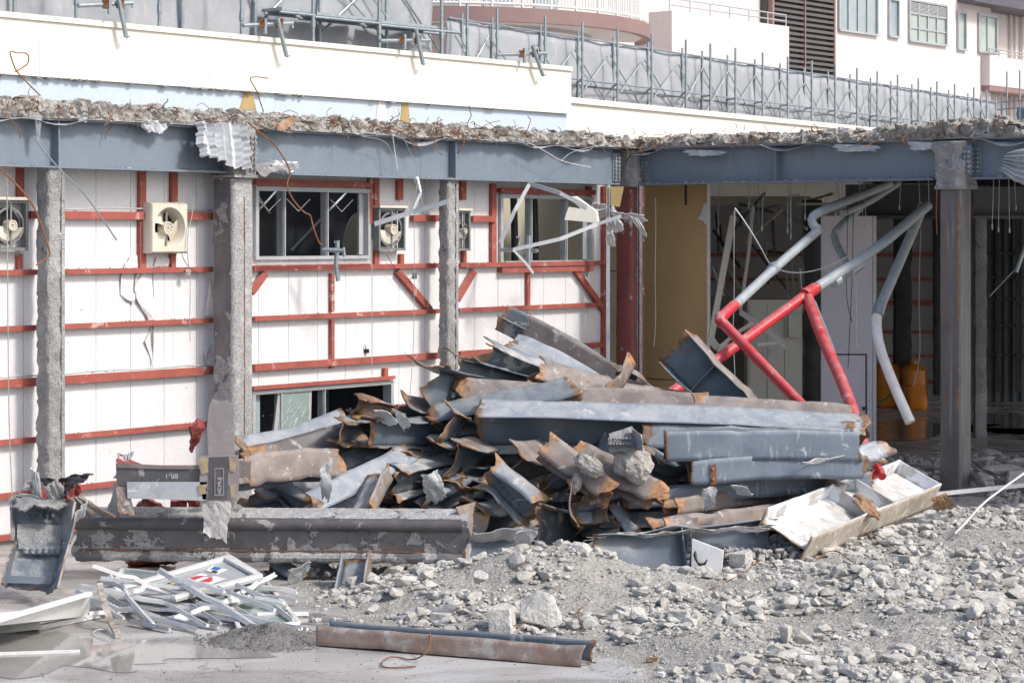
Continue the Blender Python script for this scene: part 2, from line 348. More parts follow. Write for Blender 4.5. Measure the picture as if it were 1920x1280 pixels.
def Hbox(mb_w, mb_f1, mb_f2, kind, c, t0, t1, z0, z1, fw=.125, tf=.02, tw=.012):
    if kind == 'A':
        mb_w.box(c-tw/2, c+tw/2, t0, t1, z0+tf, z1-tf); mb_f1.box(c-fw, c+fw, t0, t1, z0, z0+tf); mb_f2.box(c-fw, c+fw, t0, t1, z1-tf, z1)
    else:
        mb_w.box(t0, t1, c-tw/2, c+tw/2, z0+tf, z1-tf); mb_f1.box(t0, t1, c-fw, c+fw, z0, z0+tf); mb_f2.box(t0, t1, c-fw, c+fw, z1-tf, z1)
def bolts(mb, a, b, z, rows, cols, pitch_b, pitch_z, axis='A', r=.017):
    for i in range(rows):
        for j in range(cols):
            if axis == 'A': c = L(a, b+j*pitch_b, z+i*pitch_z); e = L(a+.03, b+j*pitch_b, z+i*pitch_z)
            else: c = L(a+j*pitch_b, b, z+i*pitch_z); e = L(a+j*pitch_b, b+.03, z+i*pitch_z)
            mb.tube([c, e], r, 6)
bA = lambda x, a=0.0: onA(x, HY, a)[0]
aB = lambda x, b=0.0: onB(x, HY, b)[0]
def frame_beam_left(x0, x1, label, stiff=(), bolt=()):
    t = Thing('frame_beam', label, 'steel beam'); w_, f1, f2 = MB(), MB(), MB()
    b0, b1 = sorted((bA(x0), bA(x1))); Hbox(w_, f1, f2, 'A', 0, b0, b1, ZB, ZT+.01)
    t.part('web', w_, beamp); t.part('flange', f1, beamp); t.part('flange', f2, beamp)
    for x in stiff:
        s = MB(); b = bA(x); s.box(.006, .115, b-.008, b+.008, ZB+.02, ZT-.02); t.part('stiffener', s, beamp)
    for x in bolt:
        s = MB(); b = bA(x, .02); s.box(.006, .02, b-.085, b+.085, ZB+.05, ZT-.06); i = t.part('splice_plate', s, beamp)
        s = MB(); bolts(s, .02, b-.04, ZB+.1, 6, 2, .08, .055); t.part('bolts', s, coat, i)
    n = int((b1-b0)*26)
    for k in range(n): stone_at(crumbs, L(rnd.uniform(.03,.11), rnd.uniform(b0,b1), ZB+.024), rnd.uniform(.005,.013)*rnd.choice((1,1,1,1.8)))
    return t.done()
frame_beam_left(-120, 448, 'grey-blue roof beam at far left, above the two left fans', stiff=(97,))
frame_beam_left(478, 1148, 'grey-blue roof beam above the two upper windows', stiff=(842,), bolt=(1156,))
def frame_beam_right(x0, x1, label, stiff=(), bolt=(), b=0):
    t = Thing('frame_beam', label, 'steel beam'); w_, f1, f2 = MB(), MB(), MB()
    a0, a1 = sorted((aB(x0), aB(x1))); Hbox(w_, f1, f2, 'B', b, a0, a1, ZB, ZT+.01)
    t.part('web', w_, beamp); t.part('flange', f1, beamp); t.part('flange', f2, beamp)
    for x in stiff:
        s = MB(); a = aB(x); s.box(a-.008, a+.008, b+.006, b+.115, ZB+.02, ZT-.02); t.part('stiffener', s, beamp)
    for x in bolt:
        s = MB(); a = aB(x); s.box(a-.08, a+.08, b+.006, b+.02, ZB+.05, ZT-.06); i = t.part('splice_plate', s, beamp)
        s = MB(); bolts(s, a-.035, b+.02, ZB+.1, 6, 2, .07, .055, 'B'); t.part('bolts', s, coat, i)
    for k in range(int((a1-a0)*30)): stone_at(crumbs, L(rnd.uniform(a0,a1), b+rnd.uniform(.03,.11), ZB+.026), rnd.uniform(.006,.016)*rnd.choice((1,1,1,2.2)))
    return t.done()
frame_beam_right(1208, 1758, 'grey-blue roof beam spanning the open dark bay on the right', stiff=(1462,), bolt=(1212,))
frame_beam_right(1830, 2150, 'grey-blue roof beam running off past the right column', bolt=(1832,))
# ------------------------------------------------------------------ columns
def ring_col(mb, a, b, wa, wb, z0, z1, rad=.05, nz=60, amp=0.0, seed=0, patch=None, push=0.0, nk=32, fs_=7.0, zfun=None):
    pts = []
    for k in range(nk):
        an = 2*math.pi*(k+.5)/nk; c, s_ = math.cos(an), math.sin(an); q = (abs(c)**6+abs(s_)**6)**(-1/6.)
        pts.append((c*q*wa/2, s_*q*wb/2, c, s_))
    vs = []; wr = []
    for i in range(nz+1):
        z = z0+(z1-z0)*i/nz
        for (pa, pb, c, s_) in pts:
            p = L(a+pa, b+pb, z); n_ = fr(p, seed, fs_)*amp+fr(p, seed+3, fs_*4)*amp*.4 if amp else 0
            q = push+n_
            if patch is not None: wr.append(patch(c, s_, z))
            zz = z+(zfun(p) if zfun and i in (0, nz) else 0)
            vs.append(L(a+pa+c*q, b+pb+s_*q, zz))
    fs = [(i*nk+k, i*nk+(k+1)%nk, (i+1)*nk+(k+1)%nk, (i+1)*nk+k) for i in range(nz) for k in range(nk)]
    fs += [tuple(range(nk))[::-1], tuple(nz*nk+k for k in range(nk))]
    mb.add(vs, fs, 0, wr or None); return mb
# fireproofed posts in the left wall
def post(x, wa, wb, z0, z1, label, seed, a=0.0):
    t = Thing('coated_post', label, 'post'); b = bA(x, a)
    c = MB(); ring_col(c, a, b, wa, wb, z0, z1, nz=110, amp=.022, seed=seed, push=.004, nk=40, fs_=9); t.part('coating', c, coat, smooth=True)
    f = MB(); f.box(a+wa/2-.01, a+wa/2+.018, b-wb/2-.012, b-wb/2+.03, z0, z1-.05); t.part('edge_flange', f, coat)
    return t.done()
post(92, .2, .19, 0, ZB, 'spray-coated post left of the fan with a complete cream housing', 3)
post(839, .16, .17, 0, ZB, 'spray-coated post between the third and fourth fans', 5)
t = Thing('main_column', 'tall column with flaking grey coating, left of the big window', 'column')
b = bA(436)
c = MB(); ring_col(c, 0, b, .36, .33, 0, ZB-.06, nz=140, amp=.008, seed=12, push=.0, nk=64,
                   patch=lambda c, s_, z: (.55 if c > .5 and abs(s_) < .75 else (-.18 if s_ > .5 else .3))+(.25 if abs(abs(c)-abs(s_)) < .12 and s_ > 0 and c < 0 else 0)+(.3 if z < 1.9 else 0)); t.part('shaft', c, coatsteel, smooth=True)
c = MB(); c.box(-.24, .24, b-.2, b+.2, ZB-.05, ZB-.02); c.box(-.2,.2,b-.17,b+.17,ZB-.02, ZT); t.part('cap_block', c, coat)
c = MB()
for zz in np.arange(ZB+.05, ZT-.05, .06):
    for bb in (-.20, -.145): c.tube([L(.2,b+bb+.06,zz), L(.235,b+bb+.06,zz)], .02, 6)
t.part('bolts', c, coat)
c = MB(); c.box(.178, .190, b-.012, b-.004, 1.0, 3.7); t.part('rust_streak_strip', c, cutm)
t.done()
t = Thing('corner_column', 'red primer column at the inner corner, beside the tan board', 'column')
b = 0.0; a = -.09
c = MB(); ring_col(c, a, b, .29, .29, 0, ZB, nz=120, amp=.004, seed=21, push=0, nk=56, patch=lambda c, s_, z: (.05 if c > .3 and s_ < .1 else -.30)+(.22 if abs(abs(c)-abs(s_)) < .15 else 0)); t.part('shaft', c, coatred, smooth=True)
c = MB(); ring_col(c, a+.05, b, .34, .34, ZB-.02, ZT-.01, nz=20, amp=.03, seed=22, nk=36); t.part('concrete_collar', c, coat, smooth=True)
t.done()
t = Thing('box_column', 'bare steel box column standing at the right edge of the open bay', 'column')
a = aB(1792)
c = MB(); ring_col(c, a, 0, .31, .31, 0, ZB-.1, nz=3); t.part('shaft', c, M('box_column_steel', (.115,.11,.115), (.165,.155,.15), 2, .42, .15, .15, 50, streak=((.27,.25,.23), .56, (7,7,.35)), spots=[((.36,.2,.09), .70, 3.0), ((.36,.34,.32), .66, 8.0)]), smooth=True)
c = MB(); c.box(a+.11, a+.145, .152, .1565, 2.2, 3.7); c.box(a+.09,a+.135,.152,.1562,1.1,1.35); t.part('rust_stain', c, cutm)
c = MB(); ring_col(c, a, 0, .42, .42, ZB-.12, ZT-.02, nz=46, amp=.045, seed=31, nk=48, fs_=6); t.part('concrete_collar', c, coat, smooth=True)
c = MB(); c.box(a+.19,a+.3,.13,.15,ZB+.06,ZT-.08); k=t.part('splice_plate', c, beamp)
c = MB(); bolts(c, a+.215, .15, ZB+.1, 5, 2, .055, .06, 'B', .02); t.part('bolts', c, coat, k)
t.done()
# ------------------------------------------------------------------ left cladding wall
AW = -.32
wt = Thing('cladding_wall', 'white panel wall with red steel rails, windows and fan openings', 'wall')
def ab(x0, x1, y0, y1, a=AW):          # pixel box -> (b0,b1,z0,z1)
    xb = (x0+x1)/2; b0 = onA(x1, y0, a)[0]; b1 = onA(x0, y0, a)[0]; zt = onA(xb, y0, a)[1]; zb_ = onA(xb, y1, a)[1]
    return b0, b1, zb_, zt
W1 = ab(474, 690, 352, 486); W2 = ab(934, 1108, 366, 494); W3 = ab(468, 733, 722, 880)
OPEN = [W1, W2, W3]
seams = np.arange(bA(1140, AW), 13.5, .485)
brks = sorted(set(list(seams)+[v for o in OPEN for v in o[:2]]))
for b0, b1 in zip(brks, brks[1:]):
    if b1-b0 < .02: continue
    g0 = .003 if any(abs(b0-s) < 1e-6 for s in seams) else 0; g1 = .003 if any(abs(b1-s) < 1e-6 for s in seams) else 0
    iv = [(.12, 4.55)]; bm_ = (b0+b1)/2
    for o in OPEN:
        if o[0] < bm_ < o[1]:
            nv = []
            for z0, z1 in iv:
                if o[2] > z0: nv.append((z0, min(z1, o[2])))
                if o[3] < z1: nv.append((max(z0, o[3]), z1))
            iv = nv
    p = MB()
    for z0, z1 in iv:
        if z1-z0 > .01: p.box(AW-.07, AW, b0+g0, b1-g1, z0, z1)
    wt.part('cladding_panel', p, cladm)
p = MB(); p.box(AW-.072, AW-.012, brks[0], brks[-1], .12, W3[2]-.02); p.box(AW-.12, AW+.03, brks[0], 13.5, -.02, .118); wt.part('plinth', p, conc)
AG = AW+.04
GZ = [(3.49,.09),(2.89,.06),(2.31,.06),(1.745,.105),(1.14,.06),(.587,.06),(.16,.07)]
def girt(x0, x1, z, h=.06, a=AG, m=redox):
    h *= .86
    b0, b1 = sorted((bA(x0, a), bA(x1, a))); p = MB(); p.box(a-.035, a+.045, b0, b1, z-h/2, z+h/2-.006)
    p.box(a+.035, a+.05, b0+.001, b1-.001, z-h/2-.004, z+h/2); wt.part('rail', p, m)
for x0, x1 in ((52,70),(116,272),(345,397),(772,822),(882,926)): girt(x0, x1, 3.49, .09)
for x0, x1 in ((-90,70),(116,396),(472,822),(858,1136)):
    girt(x0, x1, 2.89, .062); girt(x0, x1, 2.31, .062); girt(x0, x1, 1.745, .1 if x0 < 400 else .09)
for x0, x1 in ((-90,70),(114,396),(740,1136)):
    for z in (1.14, .587, .16): girt(x0, x1, z, .065)
girt(474, 692, W1[3]+.05, .075); girt(474, 688, W1[2]-.09, .07); girt(934, 1112, W2[3]+.05, .075); girt(936, 1108, W2[2]-.08, .07); girt(470, 736, W3[3]+.035, .05)
def vpost(x0, x1, y0, y1, a=AG, m=redox, nm='stud'):
    b0, b1, z0, z1 = ab(x0, x1, y0, y1, a); p = MB(); e_ = (b1-b0)*.15; p.box(a-.04, a+.012, b0+e_, b1-e_, z0, z1); wt.part(nm, p, m)
for x0, x1, y0, y1 in ((30,46,300,372),(30,42,476,503),(258,275,308,502),(318,334,308,378),(318,330,476,503),(690,700,330,420),(699,712,335,502),(743,757,335,375),(748,758,476,503),(863,875,338,375),(866,875,470,503),
                       (919,932,345,500),(1100,1110,350,372),(1129,1136,350,700),(619,627,512,585),(619,627,600,690),(718,728,690,712),(987,994,505,574),(987,994,586,650)):
    vpost(x0, x1, y0, y1)
def brace(x0, y0, x1, y1, w_=.085):
    a = AG+.0; q0 = onA(x0, y0, a); q1 = onA(x1, y1, a); p = MB(); p.bar(L(a, *q0), L(a, *q1), w_, .06, up=(0,0,1)); wt.part('brace', p, redox)
brace(470, 548, 496, 512); brace(744, 508, 806, 582); brace(856, 562, 888, 508); brace(1079, 507, 1131, 580)
# conduit rods lying on the rails
p = MB()
for x0, x1, z in ((117,272,3.56),(345,397,3.56),(117,392,1.81),(-60,70,1.81)):
    q = [L(AG+.02, bA(x, AG), z+rnd.uniform(-.012,.012)) for x in np.linspace(x0, x1, 7)]; p.tube(q, .009, 6)
wt.part('conduit', p, alud)
# windows
def window(W, panes, dark_right=True, glass=None):
    b0, b1, z0, z1 = W; a0, a1 = AW-.09, AW+.05; f = MB(); t_ = .05
    f.box(a0, a1, b0, b1, z1-t_, z1); f.box(a0, a1, b0, b1, z0, z0+t_*.8); f.box(a0, a1, b0, b0+t_, z0+t_*.8, z1-t_); f.box(a0, a1, b1-t_, b1, z0+t_*.8, z1-t_)
    for q in (.012, .03): f.box(a1, a1+.008, b0, b1, z1-q-.004, z1-q+.004); f.box(a1, a1+.012, b0, b1, z0-.03-q, z0-.02-q)
    i = wt.part('window', f, alud)
    s = MB()
    for q in panes:
        bb = b1-(b1-b0)*q; s.box(a0+.02, a1-.03, bb-.022, bb+.022, z0+t_*.8, z1-t_); s.box(a1-.03, a1-.01, bb-.006, bb+.012, z0+t_*.8, z1-t_)
    wt.part('mullion', s, alud, i)
    return i
i = window(W1, (.25, .62))
s = MB(); bb0, bb1, z0, z1 = W1; s.box(AW-.05, AW-.02, bb0+.05, bb0+.14, z0+.05, z1-.05); wt.part('sash', s, alud, i)
s = MB()                              # thin wire ties in the head of the window
for q in (.03, .28, .66):
    for (u0, v0, u1, v1) in ((q, .16, q+.1, .33), (q+.1, .33, q+.2, .16)):
        s.tube([L(AW, bb1-(bb1-bb0)*u0, z1-(z1-z0)*v0), L(AW, bb1-(bb1-bb0)*u1, z1-(z1-z0)*v1)], .005, 5)
wt.part('wire_tie', s, wirew, i)
i = window(W2, (.33, .71))
bb0, bb1, z0, z1 = W2; s = MB(); s.box(AW-.05, AW-.02, bb0+.05, bb0+.16, z0+.05, z1-.05); wt.part('sash', s, alud, i)
i = window(W3, (.2, .5)); bb0, bb1, z0, z1 = W3
s = MB()
s.prism([L(AW-.01, onA(x, y, AW)[0], onA(x, y, AW)[1]) for x, y in ((508,830),(520,728),(582,722),(580,822))], L(.03,0,0)-L(0,0,0)); wt.part('sash', s, alud, i)
s = MB(); s.prism([L(AW+.021, onA(x, y, AW)[0], onA(x, y, AW)[1]) for x, y in ((517,822),(526,741),(577,735),(574,814))], L(.006,0,0)-L(0,0,0)); wt.part('pane', s, glassm, i)
s = MB(); r2 = random.Random(3)
for k in range(40):
    x = r2.uniform(523,570); y = r2.uniform(745,806); l = r2.uniform(2,9)
    if x+l > 573: continue
    s.tube([L(AW+.030, *onA(x, y+l, AW)), L(AW+.030, *onA(x+l*.8, y-l*.3, AW))], .0022, 4)
wt.part('tape_scraps', s, wirew, i)
s = MB(); s.box(AW-.06, AW-.045, bA(478,AW)-.12, bA(478,AW), z0+.05, z1-.05); wt.part('pane', s, greyglass, i)
# torn lining around the second fan and small scars
for poly, dz in ((((232,492),(256,485),(262,505),(258,532),(247,570),(224,552),(223,520)), .012), (((262,512),(284,508),(286,598),(276,600),(252,562),(248,540)), .02), (((240,480),(258,478),(256,502),(235,502)), .008),
                 (((268,640),(284,612),(283,690),(280,668)), .012), (((383,530),(394,520),(393,590),(381,592)), .05), (((290,482),(318,484),(312,498),(286,500)), .012),(((374,660),(392,648),(394,695),(384,684)), .05)):
    s = MB(); s.prism([L(AW+.003+dz*(.2 if k % 2 else 1.6), *onA(x, y, AW)) for k, (x, y) in enumerate(poly)], L(.008,0,0)-L(0,0,0)); wt.part('torn_lining', s, cladt)
s = MB()
for pts in (((223,553),(236,563),(245,565),(258,562),(266,580),(274,598),(280,620),(283,660)), ((283,506),(285,560),(284,640),(283,690)), ((256,502),(250,520),(248,545),(262,570))):
    s.tube([L(AW+.024, *onA(x, y, AW)) for x, y in pts], [.003,.009,.004,.010,.003], 5)
wt.part('crack', s, conc)
r9 = random.Random(41)
for k in range(34):
    x = r9.uniform(120, 1120); y = r9.uniform(410, 880)
    if 395 < x < 475 or (475 < x < 740 and (y < 510 or y > 690)) or (930 < x < 1112 and y < 510): continue
    s = MB(); q = onA(x, y, AW); r_ = r9.uniform(.006, .022); s.prism([L(AW+.001, q[0]+r_*r9.uniform(.5,1.3)*math.cos(a_), q[1]+r_*r9.uniform(.5,1.6)*math.sin(a_)) for a_ in np.linspace(0, 5.4, 7)], L(.002,0,0)-L(0,0,0)); wt.part('scar', s, cladt if k % 3 else conc)
wt.done()
s = MB()
for k in range(420):
    g = rnd.choice(GZ); x = rnd.uniform(-20, 1130)
    if (395 < x < 475): continue
    if g[0] == 3.49 and (395<x<760 or x>925): continue
    stone_at(s, L(AG+rnd.uniform(0,.04), bA(x, AG), g[0]+g[1]/2+.003), rnd.uniform(.005,.014))
meta(build('crumbs', s, slabm), 'small concrete crumbs lying along the red wall rails', 'rubble', kind='stuff')
# ------------------------------------------------------------------ what stands beyond the wall
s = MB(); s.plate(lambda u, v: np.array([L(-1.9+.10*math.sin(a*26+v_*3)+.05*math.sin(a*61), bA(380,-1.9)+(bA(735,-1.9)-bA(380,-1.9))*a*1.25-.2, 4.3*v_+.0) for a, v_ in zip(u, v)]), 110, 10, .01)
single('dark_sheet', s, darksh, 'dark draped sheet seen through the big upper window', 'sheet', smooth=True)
t = Thing('scaffold', 'dark scaffold poles in front of the draped sheet inside the big window', 'scaffold')
for x in (520, 612):
    s = MB(); b = bA(x, -1.5); s.tube([L(-1.5,b,0), L(-1.5,b,4.2)], .03, 8); t.part('pole', s, galv, smooth=True)
s = MB(); s.tube([L(-1.4, bA(470,-1.4), 2.99), L(-1.4, bA(660,-1.4), 2.97)], .035, 8); t.part('ledger', s, galv, smooth=True)
for q in ((470,410,525,350),(545,470,650,360),(470,350,505,400)):
    s = MB(); s.tube([L(-1.45,*onA(q[0],q[1],-1.45)), L(-1.45,*onA(q[2],q[3],-1.45))], .018, 6); t.part('brace', s, galv)
t.done()
s = MB(); s.prism([L(-1.2,*onA(640+30*math.cos(q)*1.0+30, 487+0-88*math.sin(q), -1.2)) for q in np.linspace(math.pi*.5, math.pi, 12)]+[L(-1.2,*onA(640,487,-1.2)), L(-1.2,*onA(680,487,-1.2)), L(-1.2,*onA(680,399,-1.2))], L(.02,0,0)-L(0,0,0))
single('round_board', s, oliv, 'pale quarter-round board standing behind the right pane of the big window', 'board')
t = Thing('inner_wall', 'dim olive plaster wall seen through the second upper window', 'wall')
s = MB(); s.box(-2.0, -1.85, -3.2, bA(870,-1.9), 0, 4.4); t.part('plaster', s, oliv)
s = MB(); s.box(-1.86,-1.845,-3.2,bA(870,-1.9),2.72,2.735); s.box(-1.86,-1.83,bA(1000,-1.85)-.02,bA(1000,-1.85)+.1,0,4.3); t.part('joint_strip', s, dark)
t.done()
for x, r in ((965,.05),(1002,.06)):
    s = MB(); b = bA(x,-1.2); s.tube([L(-1.2,b,0), L(-1.2,b,3.2), L(-1.22,b+.02,4.3)], r, 8)
    single('dark_pipe', s, dark, 'dark upright pipe behind the second upper window, %s one' % ('left' if x < 980 else 'right'), 'pipe', smooth=True)
t = Thing('rear_light_block', 'added unseen roof and dark back board keeping the narrow space behind the white wall dark', 'enclosure')  # roof added out of view to keep daylight out of this gap
s = MB(); s.box(-3.2, -.85, 5.4, 13.5, 4.56, 4.7); t.part('added_roof_board', s, conc)
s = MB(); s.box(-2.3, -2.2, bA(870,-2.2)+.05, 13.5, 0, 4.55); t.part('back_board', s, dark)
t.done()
# ------------------------------------------------------------------ cream fascia and parapets above
AF = -.62
def fz(x, y, a=AF): return onA(x, y, a)
t = Thing('cream_fascia', 'long cream parapet across the top left with a pale blue band under it', 'parapet')
bR = bA(1071, AF); zt = fz(600, 79)[1]; zb_ = fz(600, 180)[1]; zt = fz(0,21)[1]*.5+fz(1071,126)[1]*.5; zb_ = fz(0,133)[1]*.5+fz(1071,218)[1]*.5
s = MB(); s.box(AF-.16, AF, bR, 14, zb_, zt-.06); s.box(AF-1.2, AF-.162, bR, bR+.12, zb_, zt-.06); t.part('panel', s, cream)
bks = [bR]+[bA(x, AF) for x in (1038, 857, 423, 158)]+[14]
for q0, q1 in zip(bks, bks[1:]):
    s = MB(); s.box(AF-.22, AF+.03, q0+.003, q1-.003, zt-.06, zt); t.part('coping', s, cream)
s = MB(); s.box(AF-.2, AF-.06, bR+.03, 14, 4.5, zb_-.003); t.part('blue_band', s, pblue)
for x0, x1, x2, x3, m in ((448,480,458,472,ochre),(704,727,708,720,cladt),(750,768,753,765,ochre)):
    s = MB(); a = AF-.058; y0 = 171+(x0-450)*.079; s.prism([L(a, *onA(x2, y0, a)), L(a, *onA(x3, y0, a)), L(a, *onA(x1, y0+36, a)), L(a, *onA(x0, y0+36, a))], L(.006,0,0)-L(0,0,0)); t.part('stain_patch', s, m)
for k in range(46):
    s = MB(); x = rnd.choice((rnd.uniform(5,560), rnd.uniform(5,1060))); bb = bA(x, AF); s.box(AF-.05, AF+.012, bb, bb+rnd.uniform(.02,.12), zb_-rnd.uniform(.004,.018), zb_+.004); t.part('ragged_edge', s, slabm)
s = MB()
for x in (73,230,392,540,640,790,907,1010): bb = bA(x, AF); s.box(AF, AF+.002, bb-.002, bb+.002, zb_, zb_+.45 if x % 2 else zb_+.2)
t.part('seam', s, slabm)
t.done()
t = Thing('rear_parapet', 'lower cream parapet right of the step, under the grey scaffold sheets', 'parapet')
pA = P(1040, 180, 33.6); pB = P(1700, 246, 45); zt2 = 3.28+257/F*34
pA[2] = pB[2] = zt2; dv = (pB-pA)/np.linalg.norm(pB-pA); nv = np.array([dv[1], -dv[0], 0])
s = MB()
def slab_line(s, p0, p1, z0, z1, th, off=0):
    o = nv*off; q = nv*th; a_, b_ = p0-o, p1-o
    s.hexa([np.array([*x[:2], z]) for z in (z0, z1) for x in (a_+0*q, b_, b_-q, a_-q)])
slab_line(s, pA, pB, 3.9, zt2-.09, .6); t.part('panel', s, cream)
s = MB()
for k in range(8): slab_line(s, pA+(pB-pA)*(k/8+.0004), pA+(pB-pA)*((k+1)/8-.0004), zt2-.09, zt2, .7, -.05)
t.part('coping', s, cream)
t.done()
# ------------------------------------------------------------------ scaffold tube brackets hooked over the parapet
def bracket(x0, y0, x1, y1, tx0, ty0, tx1, ty1, stub, label):
    t = Thing('scaffold_bracket', label, 'scaffold tube', 'scaffold tubes hooked over the parapet'); d0 = onA(x1, y1, AF)
    a = AF+.12
    s = MB(); s.tube([L(a, *onA(x0,y0,a)), L(a, *onA(x1,y1,a))], .026, 8); s.tube([L(a,*onA(x1,y1,a)), L(a,*onA(x1+5,y1-4,a))], .02, 6); t.part('tube', s, galv, smooth=True)
    s = MB(); a2 = a-.06; s.tube([L(a2,*onA(tx0,ty0,a2)), L(a2,*onA(tx1,ty1,a2))], .025, 8); s.tube([L(a2,*onA(tx1,ty1-4,a2)), L(a2,*onA(tx1,ty1+9,a2))], .016, 6); t.part('tube', s, galv, smooth=True)
    s = MB(); s.tube([L(a2+.05,*onA(stub,ty0-12,a2)), L(a2+.05,*onA(stub,ty0+16,a2))], .024, 8); t.part('tube', s, galv, smooth=True)
    for cx in (stub, x0+(x1-x0)*.25):
        s = MB(); q = L(a2, *onA(cx, (ty0+ty1)/2, a2)); s.wbox(q[0]-.04, q[0]+.04, q[1]-.06, q[1]+.04, q[2]-.045, q[2]+.045); s.tube([q+[0.03,-.02,0], q+[.03,-.1,.06]], .008, 5); t.part('clamp', s, rustm)
    return t.done()
bracket(222,0,236,70, 146,11,248,6, 199, 'scaffold tube hooked over the cream parapet, leftmost of four')
bracket(520,35,537,106, 455,48,548,44, 491, 'scaffold tube hooked over the cream parapet, second from the left')
bracket(780,56,793,121, 712,77,805,76, 753, 'scaffold tube hooked over the cream parapet, third from the left')
bracket(998,86,1018,142, 932,103,1025,100, 978, 'scaffold tube hooked over the cream parapet, rightmost of four beside the step')
# ------------------------------------------------------------------ scaffolds behind
def wavy(s, p0, p1, z0, z1, nb, amp=.06, off=0.0, nz_=14):
    p0 = np.array(p0); p1 = np.array(p1); dd = (p1-p0); n_ = np.array([dd[1], -dd[0], 0]); n_ = n_/np.linalg.norm(n_); Ln = np.linalg.norm(dd)
    def Q(u, v):
        base = p0[None,:]+u[:,None]*dd[None,:]; z = z0+(z1-z0)*v; x = u*Ln
        q = np.stack([x, v*3, x*0], 1)
        w_ = -abs(np.sin(x/(Ln/nb)*math.pi))*.05*np.sin(v*math.pi*1.0)+amp*(sn(q, 1, 1.5)+.5*sn(q+5, 2, 4)+.4*np.sin((x*1.0+v*4)*5+np.sin(v*6)*1.5))
        out = base-n_[None,:]*(off+w_[:,None]); out[:,2] = z+.03*np.sin(x*9)*(v > .95); return out
    s.plate(Q, nb*10, nz_, .012)
t = Thing('scaffold', 'tall steel scaffold with grey sheets behind the cream parapet, top left', 'scaffold')
q0 = P(-60, 0, 24.6); q1 = P(862, 0, 30.6); q0[2] = q1[2] = 0
s = MB(); wavy(s, q0, q1, 4.7, 7.4, 8, .035, .55); t.part('sheet', s, sheetm, smooth=2)
dv1 = q1-q0
def pt(x, off=0., z=0.):
    k = (x-960)/F; A_ = q0; D = dv1; tt = (k*A_[1]-A_[0])/(D[0]-k*D[1]); p = A_+D*tt; n_ = np.array([D[1],-D[0],0]); n_ /= np.linalg.norm(n_); p = p-n_*off; p[2] = z; return p
for x in (143, 299, 453, 587, 711, 828):
    s = MB(); s.tube([pt(x,0,4.8), pt(x,0,7.4)], .0245, 8)
    for z in (5.45, 6.05): s.tube([pt(x,0,z-.05), pt(x,0,z+.05)], .033, 8)
    t.part('standard', s, galv, smooth=True)
for x in (70, 385, 522, 643, 768):
    s = MB(); s.tube([pt(x,.45,4.8), pt(x,.45,7.4)], .026, 8); t.part('standard', s, galv, smooth=True)
for x0, x1, z in ((525,590,6.16),(590,711,6.14),(711,828,6.12),(828,862,6.12)):
    s = MB(); s.tube([pt(x0,0,z), pt(x1,0,z)], .021, 8); s.tube([pt(x0,.3,z), pt(x1,.3,z)], .021, 8); t.part('ledger', s, galv, smooth=True)
    if 500 < x0 < 720:
        s = MB(); a_, b_, c_, d_ = pt(x0+6,.02,z+.03), pt(x1-6,.02,z+.03), pt(x1-6,.42,z+.03), pt(x0+6,.42,z+.03); s.hexa([a_,b_,c_,d_]+[q+[0,0,.04] for q in (a_,b_,c_,d_)]); t.part('plank', s, galv)
for x0, z0, x1, z1 in ((495,6.7,520,6.3),(640,6.9,770,5.95),(522,6.0,643,6.95),(790,6.7,870,5.85),(643,6.0,768,6.95),(700,6.9,768,6.3)):
    s = MB(); s.tube([pt(x0,.44,z0), pt(x1,.44,z1)], .014, 6); t.part('brace', s, galv)
t.done()
t = Thing('scaffold', 'long row of scaffold frames with grey sheets running to the upper right', 'scaffold')
q0 = P(868, 0, F*3.70/(HY-32)-.0); q1 = P(1890, 0, F*3.70/(HY-191)); q0[2] = q1[2] = 0; dv1 = q1-q0; LZ = H0+3.70
s = MB(); wavy(s, q0, q1, 4.2, LZ, 18, .028, .35); t.part('sheet', s, sheetm, smooth=2)
xs = [876, 932, 1022, 1092, 1158, 1222, 1286, 1332, 1379, 1430, 1477, 1522, 1566, 1607, 1645, 1683, 1722, 1757, 1790, 1826, 1850, 1878]
for i, x in enumerate(xs):
    s = MB(); s.tube([pt(x,0,4.2), pt(x,0,LZ+.24)], .0245, 8)
    for z in (5.55, 6.35, 6.75): s.tube([pt(x,0,z-.05), pt(x,0,z+.05)], .034, 8)
    t.part('standard', s, galv, smooth=True)
    s = MB(); s.tube([pt(x+(9 if i > 6 else 18),.3,4.2), pt(x+(9 if i > 6 else 18),.3,LZ+.12)], .022, 8); s.tube([pt(x,0,6.15), pt(x+(9 if i > 6 else 18),.3,6.15)], .02, 6)
    t.part('standard', s, galv, smooth=True)
    if i+1 < len(xs):
        x1 = xs[i+1]; s = MB(); s.tube([pt(x+6,.25,6.75), pt(x1+4,.25,5.75)], .0125, 6); s.tube([pt(x+6,.22,5.75), pt(x1+4,.22,6.75)], .0125, 6); t.part('brace', s, galv)
        s = MB(); s.tube([pt(x,.05,6.16), pt(x1,.05,6.16)], .017, 6); s.tube([pt(x,.28,6.1), pt(x1,.28,6.1)], .015, 6)
        t.part('ledger', s, galv)
s = MB(); s.tube([pt(868,.3,LZ), pt(1890,.3,LZ)], .018, 6); t.part('ledger', s, galv)
t.done()
t = Thing('scaffold', 'cross-braced scaffold corner with darker netting at the far right edge', 'scaffold')
q0 = P(1886, 0, 60); q1 = P(2080, 0, 56); q0[2] = q1[2] = 0; dv1 = q1-q0
s = MB(); wavy(s, q0, q1, 4.3, LZ-.2, 3, .05, .4); t.part('sheet', s, M('blue_grey_netting', (.2,.26,.32), (.17,.22,.28), 2, .8), smooth=2)
for x in (1888, 1912, 1950):
    s = MB(); s.tube([pt(x,0,4.2), pt(x,0,LZ+.8)], .0245, 8); t.part('standard', s, galv, smooth=True)
